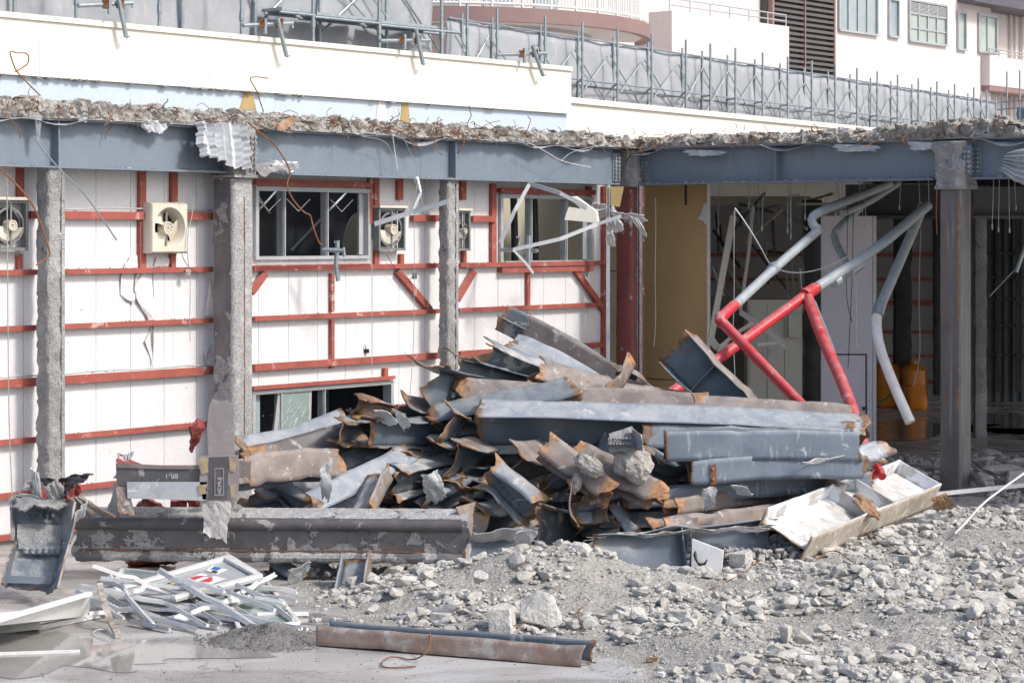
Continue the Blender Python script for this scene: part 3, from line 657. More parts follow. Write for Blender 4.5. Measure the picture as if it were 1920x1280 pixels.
for z in (5.4, 6.1, 6.75, 6.95):
    s = MB(); s.tube([pt(1870,0,z), pt(2070,0,z)], .02, 6); t.part('ledger', s, galv)
t.done()
# ------------------------------------------------------------------ apartment building, far
AB_ = -25.0
def fb(x, y, a=AB_): return onA(x, y, a)
def fwin(t, x0, x1, y0, y1, a=AB_, n=3, louv=False, gm=None):
    b0, b1 = sorted((fb(x0,0,a)[0], fb(x1,0,a)[0])); xm = (x0+x1)/2; z1 = fb(xm,y0,a)[1]; z0 = fb(xm,y1,a)[1]; a1 = a+.001
    s = MB(); e = .08; s.box(a-.05, a+.1, b0-e, b1+e, z1, z1+e); s.box(a-.05, a+.14, b0-e, b1+e, z0-e, z0); s.box(a-.05, a+.1, b0-e, b0, z0, z1); s.box(a-.05, a+.1, b1, b1+e, z0, z1)
    i = t.part('window', s, alud)
    s = MB()
    for k in range(1, n): bb = b0+(b1-b0)*k/n; s.box(a+.01, a+.06, bb-.035, bb+.035, z0, z1)
    if louv: s.box(a+.01, a+.06, b0, b1, z1-(z1-z0)*.3-.04, z1-(z1-z0)*.3+.04); s.box(a+.005, a+.05, b0, b1, z0+(z1-z0)*.32-.03, z0+(z1-z0)*.32+.03)
    t.part('glazing_bars', s, alud, i)
    s = MB(); s.box(a-.02, a+.004, b0, b1, z0, z1); t.part('pane', s, gm or greyglass, i)
    if louv:
        s = MB()
        for k in range(8): zz = z1-.03-(z1-z0)*.27*k/8; s.box(a+.01, a+.07, b0, b1, zz-.045, zz-.015)
        t.part('louvre', s, alud, i)
t = Thing('apartment_building', 'pale pink apartment block with metal windows at the upper right', 'building')
s = MB(); bl = fb(1566,0)[0]; br = fb(1858,0)[0]; s.box(AB_-9, AB_, br, bl, 0, 16); t.part('wall', s, pinkw)
fwin(t, 1572, 1642, -40, 60, n=4); fwin(t, 1666, 1682, 2, 68, n=1); fwin(t, 1704, 1772, 8, 80, n=4, louv=True, gm=curtain); fwin(t, 1795, 1808, 26, 92, n=1, gm=curtain); fwin(t, 1834, 1866, 32, 98, n=2, gm=curtain)
s = MB(); bb = fb(1880,0)[0]; s.box(AB_-9, AB_-.8, bb-12, br, 0, 16); t.part('wall', s, pinkw)
s = MB(); z0 = fb(1890,98,AB_+1)[1]; z1 = fb(1890,160,AB_+1)[1]
b0 = fb(1856,0,AB_+.4)[0]; s.box(AB_-.8, AB_+.4, b0-6, b0, z1, z1+1.25)
k = t.part('balcony', s, pinkw); s = MB(); s.box(AB_-.7, AB_+.38, b0-6, b0-.02, z1-.22, z1-.002); t.part('soffit', s, mauve, k)
s = MB(); s.tube([L(AB_+.35,b0,z1+1.55), L(AB_+.35,b0-6,z1+1.55)], .03, 6); s.tube([L(AB_+.35,b0,z1+1.42), L(AB_+.35,b0-6,z1+1.42)], .02, 6)
for q in range(6): s.tube([L(AB_+.35,b0-q*.9-.05,z1+1.2), L(AB_+.35,b0-q*.9-.05,z1+1.55)], .025, 6)
t.part('railing', s, alud, k)
zr = fb(1870,12,AB_+.6)[1]
s = MB(); s.box(AB_-9.2, AB_+.8, bb-12, fb(1795,0)[0], zr, zr+.35); s.box(AB_-9, AB_+.4, bb-12, fb(1815,0)[0], zr+.35, zr+2); t.part('roof', s, roofm)
s = MB()
for x in (1895, 1903, 1916): b_ = fb(x,0,AB_-.7)[0]; s.tube([L(AB_-.68,b_,3), L(AB_-.68,b_,zr)], .07, 8)
t.part('drainpipe', s, pinkw)
t.done()
t = Thing('louvre_tower', 'dark brown louvred shaft between the two pale buildings', 'building')
b0 = fb(1566,0,AB_+.5)[0]; b1 = fb(1452,0,AB_+.5)[0]; b2 = fb(1430,0,AB_+.1)[0]
s = MB(); s.box(AB_-8, AB_+.3, b0, b2, 0, 16); t.part('shaft', s, louvm)
s = MB(); zz = 5.0
while zz < 15.5: s.box(AB_+.3, AB_+.48, b0, b1, zz, zz+.1); zz += .2
t.part('louvre_blades', s, M('louvre_blade_brown', (.11,.10,.098), (.09,.083,.08), 2, .5))
s = MB(); s.box(AB_+.3, AB_+.5, b1, b1+.12, 4, 16); s.box(AB_+.3, AB_+.5, b0-.05, b0+.05, 4, 16); s.box(AB_+.3,AB_+.51,(b0+b1)/2-.03,(b0+b1)/2+.03,4,16); t.part('corner_trim', s, mauve)
t.done()
t = Thing('apartment_building', 'pale building with a round mauve balcony and white railing behind the scaffold', 'building')
b0 = fb(1428,0,AB_+.0)[0]; b1 = fb(1205,0,AB_)[0]; b2 = fb(860,0,AB_)[0]
s = MB(); s.box(AB_-8, AB_, b0, b2+14, 0, 16); t.part('wall', s, pinkw)
# left: a lit terrace parapet
s = MB(); zr2 = fb(1320,40)[1]; s.box(AB_, AB_+1.2, b0+.05, b1, 4.0, zr2); k = t.part('terrace_parapet', s, pinkw)
s = MB()
for dz in (.2, .42): s.tube([L(AB_+1.1,b0+.1,zr2+dz), L(AB_+1.1,b1,zr2+dz)], .025, 6)
for q in np.linspace(b0+.1, b1, 7): s.tube([L(AB_+1.1,q,zr2), L(AB_+1.1,q,zr2+.42)], .025, 6)
t.part('railing', s, alud, k)
# curved balcony
cx, cy = L(AB_-2.2, (b1+b2)/2+3.0, 0)[:2]; pr = P(1212, 0, 72); Rb = math.hypot(pr[0]-cx, pr[1]-cy)
Rb = 6.5; cpos = P(1219, 0, 66); cx, cy = cpos[0]-Rb, 66.0
def arc(r, z, n=60, a0=-2.7, a1=.25): return [np.array([cx+r*math.cos(q), cy+r*math.sin(q), z]) for q in np.linspace(a0, a1, n)]
zA = H0+(HY-78)/F*66
s = MB(); lo_, hi_ = arc(Rb, zA), arc(Rb, zA+.40); li, hi2 = arc(Rb-.2, zA), arc(Rb-.2, zA+.40); n = len(lo_)
s.add(lo_+hi_+li+hi2, [(i,i+1,n+i+1,n+i) for i in range(n-1)]+[(2*n+i+1,2*n+i,3*n+i,3*n+i+1) for i in range(n-1)]+[(n+i,n+i+1,3*n+i+1,3*n+i) for i in range(n-1)]+[(i+1,i,2*n+i,2*n+i+1) for i in range(n-1)])
k = t.part('balcony', s, mauve, smooth=True)
s = MB(); s.tube(arc(Rb-.1, zA+.5), .04, 6); s.tube(arc(Rb-.1, zA+1.35), .045, 6)
for p_ in arc(Rb-.1, zA+.45, 170): s.tube([p_, p_+[0,0,.88]], .018, 4)
for p_ in arc(Rb-.1, zA+.4, 22): s.tube([p_, p_+[0,0,.95]], .045, 6)
t.part('railing', s, whitep, k)
s = MB(); fl = arc(Rb-.25, zA+.1); s.add(fl, [tuple(range(len(fl)))]); s.add(arc(Rb-1.8, zA, 40)+arc(Rb-1.8, zA+6, 40), [(i,i+1,40+i+1,40+i) for i in range(39)]); t.part('inner_wall', s, pinkw, k, smooth=True)
s = MB()
for q in (-1.15, -1.5, -.8, -1.9):
    for dq in (0,): s.add([np.array([cx+(Rb-1.76)*math.cos(q+e), cy+(Rb-1.76)*math.sin(q+e), zA+zz]) for e, zz in ((-.1,.4),(.1,.4),(.1,4),(-.1,4))], [(0,1,2,3)])
t.part('pane', s, greyglass, k)
t.done()
# ------------------------------------------------------------------ broken roof slab edge with reinforcement
def slab(p_of, t0, t1, n, label, hgt, seed, nreb, rebar_dense=None):
    t = Thing('broken_slab', label, 'concrete slab')
    prof = [(.02,0),(.13,.0),(.17,.03),(.16,.09),(.15,.15),(.10,.2),(.03,.23),(-.08,.26),(-.2,.25),(-.38,.24),(-.5,.16),(-.5,0)]
    pp = [];
    for (o0, z0), (o1, z1) in zip(prof, prof[1:]+prof[:1]):
        kk = max(1, int(math.hypot(o1-o0, z1-z0)/.028)) if z0+z1 > .02 or o0 > 0 else 1
        for q in range(kk): pp.append((o0+(o1-o0)*q/kk, z0+(z1-z0)*q/kk))
    prof = pp; m = len(prof); vs = []
    for i in range(n+1):
        x = t0+(t1-t0)*i/n; hh = hgt(i/n)
        for k, (o, z) in enumerate(prof):
            p = p_of(x, o, ZT+.005+z*hh); f = min(1, z/.06+.15)
            dd, pts_ = mn.voronoi(Vector((p[0], p[1], p[2]*2.3))*6.0+Vector((fr(p, seed, 4), fr(p, seed+2, 4), 0))*.7); c_ = pts_[0]; hsh = math.sin(c_.x*12.9+c_.y*78.2+c_.z*37.7)*43758.5; hsh -= math.floor(hsh); e_ = min(1, (dd[1]-dd[0])*4)
            dd2, pt2 = mn.voronoi(Vector((p[0], p[1], p[2]*1.8))*17); e2 = min(1, (dd2[1]-dd2[0])*3)
            d1 = (hsh-.45)*.11*(.3+.7*e_)-.035*(1-e_)-.012*(1-e2)+fr(p, seed+1, 2.2)*.05; h2 = (hsh*7) % 1; d2 = (h2-.45)*.09*(.3+.7*e_)-.02*(1-e_)-.010*(1-e2)
            vs.append(p_of(x, o+d1*f, max(ZT+.004, ZT+.005+z*hh+d2*f)))
    fs = [(i*m+k, (i+1)*m+k, (i+1)*m+(k+1)%m, i*m+(k+1)%m) for i in range(n) for k in range(m)]+[tuple(range(m)), tuple(n*m+k for k in range(m))[::-1]]
    s = MB(); s.add(vs, fs); t.part('concrete', s, slabm)
    s = MB(); r = random.Random(seed)
    for k in range(int(abs(t1-t0)*26)):
        x = r.uniform(min(t0,t1), max(t0,t1)); hh = hgt((x-t0)/(t1-t0)); o = r.uniform(-.3, .17); stone_at(s, p_of(x, o, ZT+.05+r.uniform(.3,1)*.2*hh), r.uniform(.018,.07), r, .6)
    t.part('loose_pieces', s, slabm)
    # deck sheet underneath
    s = MB(); tt = np.linspace(t0, t1, 80)
    def Q(u, v):
        out = []
        for uu, vv in zip(u, v):
            x = t0+(t1-t0)*uu; j = .02*math.sin(x*9)+.02*math.sin(x*23+seed); out.append(p_of(x, -.3+vv*(.47+j), ZT+.016-vv*vv*max(0, .07*math.sin(x*2.1+seed)+.05*math.sin(x*5.7))))
        return np.array(out)
    s.plate(Q, 110, 4, .004); t.part('deck_sheet', s, gsheet)
    for k in range(nreb):
        x = r.uniform(min(t0,t1)+.05, max(t0,t1)-.05) if not rebar_dense or r.random() < .68 else r.gauss(rebar_dense, .9)
        p0 = p_of(x, -.1, ZT+.1*r.random()+.06); ln = r.choice((.15,.2,.25,.35)); q = [p0]; dr = np.array([r.gauss(0,.9), -1.0, r.gauss(.0,.5)]); dr /= np.linalg.norm(dr)
        pos = p_of(x, .1, p0[2]); q.append(pos)
        dr = pos-p0+np.array([r.gauss(0,.10),0,r.gauss(0,.03)]); dr /= np.linalg.norm(dr)
        for j in range(5):
            dr = dr+np.array([r.gauss(0,.55), r.gauss(0,.3), r.gauss(-.12,.5)]); dr /= np.linalg.norm(dr); pos = pos+dr*ln/5*1.1; q.append(pos)
        s = MB(); s.tube(q, .0058, 5, smooth=1); t.part('rebar', s, rustm)
    s = MB()
    for k in range(int(nreb*2.2)):
        x = r.uniform(min(t0,t1)+.05, max(t0,t1)-.05) if not rebar_dense or r.random() < .68 else r.gauss(rebar_dense, 1.1)
        pos = p_of(x, .12, ZT+r.uniform(.03,.22)); q = [pos]; dr = np.array([r.gauss(0,1), -.6, r.gauss(-.2,.6)])
        for j in range(4): dr = dr/np.linalg.norm(dr)+np.array([r.gauss(0,.5), r.gauss(0,.2), r.gauss(-.1,.5)]); pos = pos+dr*r.uniform(.02,.05); q.append(pos)
        s.tube(q, .004, 4)
    t.part('tie_wire', s, rustm); t.stuff = len(t.p)-1
    return t
pl = lambda x, o, z: L(o, x, z)
pr_ = lambda x, o, z: L(x, o, z)
tS = slab(pl, 0.05, 13.2, 620, 'ragged concrete slab edge with rusty bars lying on the left roof beams', lambda u: .72+.15*u*u, 4, 92, bA(800))
tS.done()
tS = slab(pr_, .05, 8.5, 480, 'ragged grey concrete slab edge on top of the right roof beam', lambda u: .66+.35*math.exp(-((u-.62)/.12)**2), 8, 40)
tS.done()
def wire(pts, r, m, label, d=None, name='wire', cat='wire', sm=2, grp=None, mode='d', pl_=0.25):
    s = MB(); q = [P(*p) if len(p) == 3 else (L(pl_, *onA(p[0], p[1], pl_)) if mode == 'A' else L(onB(p[0], p[1], pl_)[0], pl_, onB(p[0], p[1], pl_)[1])) for p in pts]
    s.tube(q, r, 6, smooth=sm); return single(name, s, m, label, cat, grp, smooth=True)
W_ = lambda pts, r, m, label, **k: wire(pts, r, m, label, mode='A', **k)
WB = lambda pts, r, m, label, **k: wire(pts, r, m, label, mode='B', **k)
rb = dict(name='bent_rebar', cat='rebar')
W_([(75,180),(55,160),(30,135),(22,115),(16,94),(30,100),(52,99),(54,118),(42,127),(28,135)], .007, rustm, 'rusty bar bent into a loop above the far left roof beam', pl_=-.1, **rb)
W_([(494,210),(487,190),(481,170),(466,146),(478,144),(502,147)], .007, rustm, 'hooked rusty bar standing up against the pale blue band', pl_=-.1, **rb)
W_([(60,255),(95,300),(125,332),(160,365),(218,450)], .009, galv, 'thin straight rod leaning from the beam down past the left post', pl_=.28, name='thin_rod', cat='rod')
W_([(-10,308),(30,345),(60,380),(80,430),(94,475),(90,482),(68,497)], .010, rustm, 'rusty hooked bar hanging in front of the far left fan', pl_=.35, **rb)
W_([(465,230),(500,260),(512,268),(535,300),(545,325),(536,345),(545,370),(570,400),(582,402),(585,420),(597,455),(604,460)], .009, rustm, 'long rusty bar dangling in front of the big window', pl_=.35, **rb)
W_([(735,245),(738,270),(745,318)], .006, wirew, 'short white wire with a blue tip hanging on the roof beam', pl_=.2)
W_([(755,255),(770,290),(780,300),(782,340),(776,390),(777,520),(776,620),(772,700),(768,740)], .004, wirem, 'thin grey wire hanging from the slab beside the third fan', pl_=.3)
W_([(776,335),(790,380),(795,400)], .012, galv, 'thin galvanised strip hanging beside the grey wire', pl_=.28, name='thin_rod', cat='rod')
W_([(745,318),(735,285),(720,262),(678,256)], .004, wirem, 'slack thin wire across the middle roof beam', pl_=.2)
W_([(988,266),(1025,285),(1052,303),(1108,314)], .005, wirew, 'pale wire trailing across the right end of the middle roof beam', pl_=.25)
W_([(1052,302),(1070,285),(1110,275),(1140,270)], .004, wirem, 'thin curved wire near the inner corner on the roof beam', pl_=.25)
W_([(361,315),(362,400),(352,430),(350,475),(357,520),(355,600),(356,640)], .005, wirem, 'thin grey cable hanging right of the complete cream fan', pl_=-.1)
W_([(340,475),(345,490),(357,505),(368,510)], .004, black, 'short black flex from the complete cream fan to its switch', pl_=-.2)
W_([(12,325),(14,600),(16,800),(22,930)], .006, wirem, 'long thin cable hanging down at the far left edge', pl_=.1)
W_([(697,450),(697,700)], .004, wirew, 'straight white string below the corner of the big window', pl_=-.1)
W_([(725,477),(740,505),(765,527),(777,515)], .004, black, 'short black flex drooping from the third fan', pl_=-.2)
s = MB(); q = L(-.2, *onA(777,517,-.2)); s.wbox(q[0]-.03,q[0]+.03,q[1]-.02,q[1]+.02,q[2]-.04,q[2]+.04); s.tube([q+[0,-.02,0],q+[0,-.04,0]],.014,8); single('wall_switch', s, fan_d, 'small grey pull switch dangling below the third fan', 'switch')
s = MB(); q = L(-.2, *onA(352,510,-.2)); s.wbox(q[0]-.025,q[0]+.025,q[1]-.02,q[1]+.02,q[2]-.035,q[2]+.03); s.tube([q+[.01,-.02,0.01],q+[.01,-.045,.01]],.016,8); single('wall_switch', s, fan_w, 'small white pull switch dangling below the complete cream fan', 'switch')
s = MB(); q = L(AW+.02, *onA(685,657,AW)); s.wbox(q[0]-.03,q[0]+.03,q[1]-.02,q[1]+.02,q[2]-.03,q[2]+.02); s.tube([q+[0,-.02,0],q+[-.02,-.03,.07]],.006,5); single('wall_box', s, black, 'small black box on the white wall under the big window', 'box')
# crumpled sheets
def sheet(Q4, nu, nv, th, amp, corr=0, cn=6, seed=0, jag=.0, cdir=0):
    Q4 = [np.array(q, float) for q in Q4]; n_ = np.cross(Q4[1]-Q4[0], Q4[3]-Q4[0]); n_ /= np.linalg.norm(n_); s = MB()
    def Q(u, v):
        j = jag*(np.sin(v*9+seed)+.6*np.sin(v*23+seed*2)+.5*np.sin(v*41)); j2 = jag*(np.sin(u*8+seed)+.7*np.sin(u*19+seed*3)+.4*np.sin(u*47))
        uu = u+(u-.5)*2*j*.5; vv = v+np.maximum(0, v-.4)*j2
        p = (Q4[0][None]*((1-uu)*(1-vv))[:,None]+Q4[1][None]*(uu*(1-vv))[:,None]+Q4[2][None]*(uu*vv)[:,None]+Q4[3][None]*((1-uu)*vv)[:,None])
        tri = lambda x: np.abs((x % 1)-.5)*4-1
        c = corr*tri((u if cdir == 0 else v)*cn)+amp*(sn(p, seed, 6)+.5*sn(p, seed+1, 15)+.35*np.abs(sn(p, seed+2, 25)))
        return p+n_[None]*c[:,None]
    s.plate(Q, nu, nv, th, wear=lambda u, v, p: np.exp(-np.minimum(np.minimum(u, 1-u), np.minimum(v, 1-v))*16)*.55); return s
s = sheet([L(.24,*onA(366,228,.2)), L(.24,*onA(462,235,.2)), L(.3,*onA(464,322,.2)), L(.34,*onA(362,292,.2))][:], 44, 26, .004, .012, .045, 6, 3, .06)
single('decking_sheet', s, gsheet, 'crumpled galvanised decking sheet hanging over the beam above the main column', 'metal sheet')
s = sheet([L(onB(1890,285,.3)[0],.3,onB(1890,285,.3)[1]), L(onB(1960,280,.3)[0],.4,onB(1960,270,.3)[1]), L(onB(1975,375,.3)[0],.4,onB(1975,375,.3)[1]), L(onB(1875,322,.3)[0],.3,onB(1875,322,.3)[1])], 40, 26, .004, .02, .03, 7, 5, .05, 1)
single('decking_sheet', s, gsheet, 'crumpled galvanised decking sheet hanging at the right edge of the picture', 'metal sheet')
for i, (x, y, w_, h, lb) in enumerate(((66,218,12,50,'at the stiffener near the far left'),(140,214,26,16,'left of the beam middle above the left post'),(258,224,60,26,'in the middle of the far left roof beam'),(505,300,60,24,'bent up under the beam beside the main column'),(1280,280,80,12,'along the left part of the right roof beam'),(1560,270,90,14,'along the right roof beam near its middle'),(1700,265,70,16,'beside the concrete collar of the right column'))):
    if x < 1200: qs = [L(.16+.0*k, *onA(xx, yy, .16)) for k, (xx, yy) in enumerate(((x,y),(x+w_,y+4),(x+w_*.8,y+h),(x+w_*.3,y+h*.9)))]
    else: qs = [L(onB(xx,yy,.16)[0], .16, onB(xx,yy,.16)[1]) for (xx, yy) in ((x,y),(x+w_,y+3),(x+w_*.9,y+h),(x+w_*.1,y+h))]
    single('torn_sheet_scrap', sheet(qs, 14, 8, .003, .02, .012, 4, i, .1), gsheet, 'torn silver sheet scrap '+lb, 'metal scrap')
s = sheet([L(.2,*onA(508,240,.2)), L(.24,*onA(547,215,.2)), L(.3,*onA(545,228,.2)), L(.25,*onA(525,247,.2))], 12, 8, .006, .02, 0, 2, 2, .1); single('rust_flap', s, cutm, 'orange rusted flap curling up from the slab beside the main column', 'metal scrap')
s = sheet([L(.05,*onA(475,310,.1)), L(.05,*onA(520,300,.1)), L(.32,*onA(545,312,.2)), L(.3,*onA(480,330,.2))], 14, 8, .012, .03, 0, 2, 7, .1); single('bent_flange_scrap', s, coat, 'bent grey flange piece under the beam right of the main column', 'metal scrap')
meta(build('crumbs', crumbs, slabm), 'small concrete crumbs lying along the bottom flanges of the roof beams', 'rubble', kind='stuff')
# ------------------------------------------------------------------ fans
def fan(x0, x1, y0, y1, full, label):
    t = Thing('ventilation_fan', label, 'fan', 'ventilation fans in the white wall'); b0, b1, z0, z1 = ab(x0, x1, y0, y1, AW+.12); a0 = AW+.01; a1 = AW+.19
    bc, zc = (b0+b1)/2, (z0+z1)/2; Rr = min(b1-b0, z1-z0)*.43; n = 32
    def circ(r, a, ry=1.0): return [L(a, bc+r*math.cos(2*math.pi*k/n), zc+r*ry*math.sin(2*math.pi*k/n)) for k in range(n)]
    s = MB(); ry = (z1-z0)/(b1-b0) if full else 1.0; ry = min(ry, 1.25)
    def sq(a, e=0):
        out = []
        for k in range(n):
            c_, s_ = math.cos(2*math.pi*k/n), math.sin(2*math.pi*k/n); q = max(abs(c_), abs(s_)); out.append(L(a, bc+c_/q*((b1-b0)/2-e), zc+s_/q*((z1-z0)/2-e)))
        return out
    if full:
        rings = [sq(a0), sq(a1-.03), sq(a1, .02), circ(Rr*.95, a1, ry), circ(Rr*.80, a1-.10, ry*.95), circ(Rr*.78, a0+.02, ry*.95)]
    else:
        rings = [sq(a0), sq(a1-.05), sq(a1-.05, .03), sq(a0+.05, .035)]
    vs = [p for r_ in rings for p in r_]; fs = [(i*n+k, i*n+(k+1)%n, (i+1)*n+(k+1)%n, (i+1)*n+k) for i in range(len(rings)-1) for k in range(n)]
    s.add(vs, fs); t.part('housing', s, fan_w if full else fan_d, smooth=full)
    s = MB(); s.add(circ(Rr*.98 if not full else Rr*.8, a0+.015), [tuple(range(n))]); t.part('dark_opening', s, black)
    if not full:
        s = MB(); s.box(a0, a1-.02, b0-.01, b1+.01, z1, z1+.03); t.part('top_hood', s, fan_w)
        s = MB(); rg = [circ(Rr, a1-.10), circ(Rr*1.03, a1-.08), circ(Rr*.9, a1-.08)]; vs = [p for r_ in rg for p in r_]; s.add(vs, [(i*n+k, i*n+(k+1)%n, (i+1)*n+(k+1)%n, (i+1)*n+k) for i in range(2) for k in range(n)]); t.part('ring', s, fan_d)
    hub = MB(); hc = Rr*.30; rings = [circ(hc, a0+.05), circ(hc, a1-.02), circ(hc*.8, a1-.02), circ(hc*.75, a1-.05)]; vs = [p for r_ in rings for p in r_]
    hub.add(vs, [(i*n+k, i*n+(k+1)%n, (i+1)*n+(k+1)%n, (i+1)*n+k) for i in range(3) for k in range(n)]+[tuple(3*n+k for k in range(n))])
    for k in range(8): an = k*math.pi/4+.2; hub.bar(L(a1-.03, bc, zc), L(a1-.03, bc+hc*.78*math.cos(an), zc+hc*.78*math.sin(an)), .006, .02, up=(U[0],U[1],0))
    i = t.part('hub', hub, fan_w, smooth=True)
    for k in range(3 if full else 2):
        s = MB(); an0 = (1.0, 3.3, 5.2)[k] if full else (4.0, 5.6)[k]
        def Q(u, v, an0=an0):
            r_ = hc*.9+(Rr*.88-hc*.9)*u; an = an0+(v-.5)*(1.0+u*.45)
            return np.array([L(a1-.05-.07*vv-.02*uu, bc+rr*math.cos(q), zc+rr*math.sin(q)) for uu, vv, rr, q in zip(u, v, r_, an)])
        s.plate(Q, 8, 8, .005); t.part('blade', s, fan_w, smooth=True)
    s = MB(); s.bar(L(a1-.06,bc,z0+.03), L(a1-.06,bc,z1-.03), .02, .012, up=(V[0],V[1],0)); t.part('support_strut', s, fan_d)
    return t.done()
fan(-14, 50, 375, 470, False, 'broken fan without cover at the far left edge of the wall')
fan(275, 345, 380, 475, True, 'complete cream fan housing mounted between two red studs')
fan(708, 758, 390, 470, False, 'broken fan right of the big window, crossed by a bent metal strip')
fan(856, 880, 395, 470, False, 'broken fan half hidden behind the post, left of the second window')
# bent light-gauge strips
def strip(pts, w_, label, m=None, th=.012, a=None, name='metal_strip', cat='metal strip'):
    s = MB(); q = [P(*p) for p in pts]
    for p0, p1 in zip(q, q[1:]):
        s.bar(p0, p1, w_, th); s.bar(p0+np.array([0,.01,w_/2]), p1+np.array([0,.01,w_/2]), .008, .035); s.bar(p0+np.array([0,.01,-w_/2]), p1+np.array([0,.01,-w_/2]), .008, .035)
    return single(name, s, m or gsheet, label, cat)
strip([(702,420,25.3),(775,397,25.3),(842,377,25.2)], .05, 'bent light steel strip crossing the third fan')
strip([(772,398,25.4),(788,362,25.5),(782,335,25.6)], .035, 'short twisted steel strip hanging above the third fan')
strip([(938,455,27.6),(965,395,27.6),(992,346,27.7)], .05, 'upright steel strip leaning across the left of the second window')
strip([(994,345,27.8),(1050,362,27.6),(1100,388,27.6)], .045, 'sloping steel strip across the head of the second window')
strip([(962,468,27.2),(1050,448,27.3),(1120,420,27.5),(1165,405,27.5)], .04, 'long bent steel strip across the sill of the second window')
strip([(962,468,27.2),(985,492,27.2),(1000,512,27.2)], .03, 'short white strip hanging below the second window', whitep)
strip([(1142,350,28.0),(1142,410,28)], .05, 'short steel stub beside the corner column', gsheet)
t = Thing('twisted_frame', 'tangle of torn light-gauge frame pieces in front of the corner column', 'metal scrap')
for i, q in enumerate((((1118,396),(1150,388),(1160,402),(1125,410)), ((1145,395),(1205,405),(1215,415),(1150,410)), ((1140,415),(1160,405),(1172,430),(1140,440)), ((1138,438),(1152,432),(1155,462),(1138,460)), ((1180,405),(1198,410),(1214,442),(1208,444)),((1110,384),(1135,383),(1137,392),(1112,392)))):
    t.part('scrap_plate', sheet([P(x, y, 28.2-.1*i+.1*k) for k, (x, y) in enumerate(q)], 8, 8, .004, .02, .01, 3, i, .08), gsheet)
t.done()
s = MB(); s.prism([P(x, y, 27.6) for x, y in ((1058,412),(1066,388),(1090,392),(1064,370),(1078,368),(1117,396),(1120,418))], (0.03,.05,0)); single('torn_board', s, cream, 'torn cream board hanging in front of the second window', 'board')
s = MB(); s.prism([P(x, y, 28.6) for x, y in ((1137,350),(1170,350),(1162,388),(1138,385))], (0,.04,0)); single('torn_board', s, ochre, 'torn ochre board hanging under the beam beside the corner column', 'board')
s = MB(); s.tube([P(633,452,25.6), P(630,497,25.6), P(634,527,25.6)], .028, 8); s.tube([P(605,468,25.5), P(646,470,25.5)], .026, 8); s.tube([P(644,464,25.5), P(646,482,25.5)], .018, 6); s.tube([P(627,455,25.6), P(637,453,25.6)], .02, 6)
single('scaffold_tube_hook', s, galv, 'short clamped scaffold tube sticking out of the big window', 'scaffold tube', smooth=True)
s = MB(); s.tube([P(992,442,27.8), P(991,505,27.8)], .028, 8); s.tube([P(935,468,28.2), P(1008,470,27.8)], .026, 8); s.tube([P(968,445,28), P(975,445,28), P(971,466,28)], .018, 6)
single('scaffold_tube_hook', s, galv, 'short clamped scaffold tube sticking out of the second window', 'scaffold tube', smooth=True)
# white studs beside corner column
t = Thing('stud_bundle', 'vertical metal studs and rough board edge between corner column and tan board', 'stud')
for x, w_, m in ((1140,.05,gsheet),(1200,.06,coat),(1206,.03,redoxD),(1197,.02,gsheet)):
    s = MB(); bx = P(x, 0, 29.9); z0 = H0-(700-HY)/F*29.9; s.wbox(bx[0]-w_/2, bx[0]+w_/2, 29.85, 29.95, 0, 3.95); t.part('stud', s, m)
t.done()
# ------------------------------------------------------------------ interior of the right bay
def hline(b_): return b_
t = Thing('ceiling_deck', 'dark roof deck over the open bay', 'ceiling')
s = MB(); s.box(-1.3, 12.5, -17.5, -.14, ZT+.02, ZT+.16); s.box(-12, -1.3, -15, -.5, ZT+.02, ZT+.16); t.part('deck', s, deckm)
for bb in (-2.2,-4.4,-6.6,-8.8,-11,-13.2): s = MB(); s.box(-1.2, 12.4, bb-.1, bb+.1, ZT-.30, ZT+.015); t.part('joist', s, dark)
t.done()
t = Thing('tan_partition', 'tan board partition just inside the open bay', 'partition')
bb = -.7; a0, z0 = onB(1200, 760, bb); a1, z1 = onB(1326, 355, bb)
s = MB(); s.box(a0, a1, bb-.06, bb, 0, 4.2); t.part('board', s, tan)
s = MB(); s.box(a1, a1+.012, bb-.062, bb+.004, 0, 4.2); t.part('bright_edge', s, whitep)
s = MB(); zz = onB(1260, 712, bb)[1]; s.box(a0, a1, bb, bb+.003, zz-.006, zz+.006); aa = onB(1286,0,bb)[0]; s.box(aa-.02, aa+.02, bb, bb+.004, onB(1286,385,bb)[1], 4.0); t.part('joint', s, dark)
s = MB(); r3 = random.Random(2); s.prism([L(onB(x,y,bb)[0], bb+.003, onB(x,y,bb)[1]) for x, y in ((1327,378),(1320,384),(1315,402),(1308,410),(1318,414),(1327,424))], L(0,.006,0)-L(0,0,0)); t.part('torn_paper', s, cladt)
t.done()
t = Thing('door_partition', 'pinkish grey partition panel with a low flush door, beside the red pipes', 'partition')
dP = 31.2; x0, x1 = 1540, 1642
s = MB(); A_, B_ = P(x0,0,dP), P(x1,0,dP-.5)
def vq(s, xa, xb, ya, yb, off, th=.05, da=dP, db=dP-.5):
    k0 = (xa-x0)/(x1-x0); k1 = (xb-x0)/(x1-x0); d0 = da+(db-da)*k0; d1 = da+(db-da)*k1; q = []
    for y in (yb, ya):
        for x, d in ((xa,d0),(xb,d1)): q.append(P(x, y, d))
    q = [q[0]-[0,off,0], q[1]-[0,off,0], q[1]-[0,off-th,0], q[0]-[0,off-th,0], q[2]-[0,off,0], q[3]-[0,off,0], q[3]-[0,off-th,0], q[2]-[0,off-th,0]]
    s.hexa(q)
vq(s, x0, 1636, 405, 842, 0); t.part('panel', s, pinkb)
s = MB(); vq(s, 1637, 1643, 405, 842, .01); t.part('edge_post', s, whitep)
s = MB(); vq(s, 1563, 1624, 666, 842, .006, .02); k = t.part('door', s, pinkb)
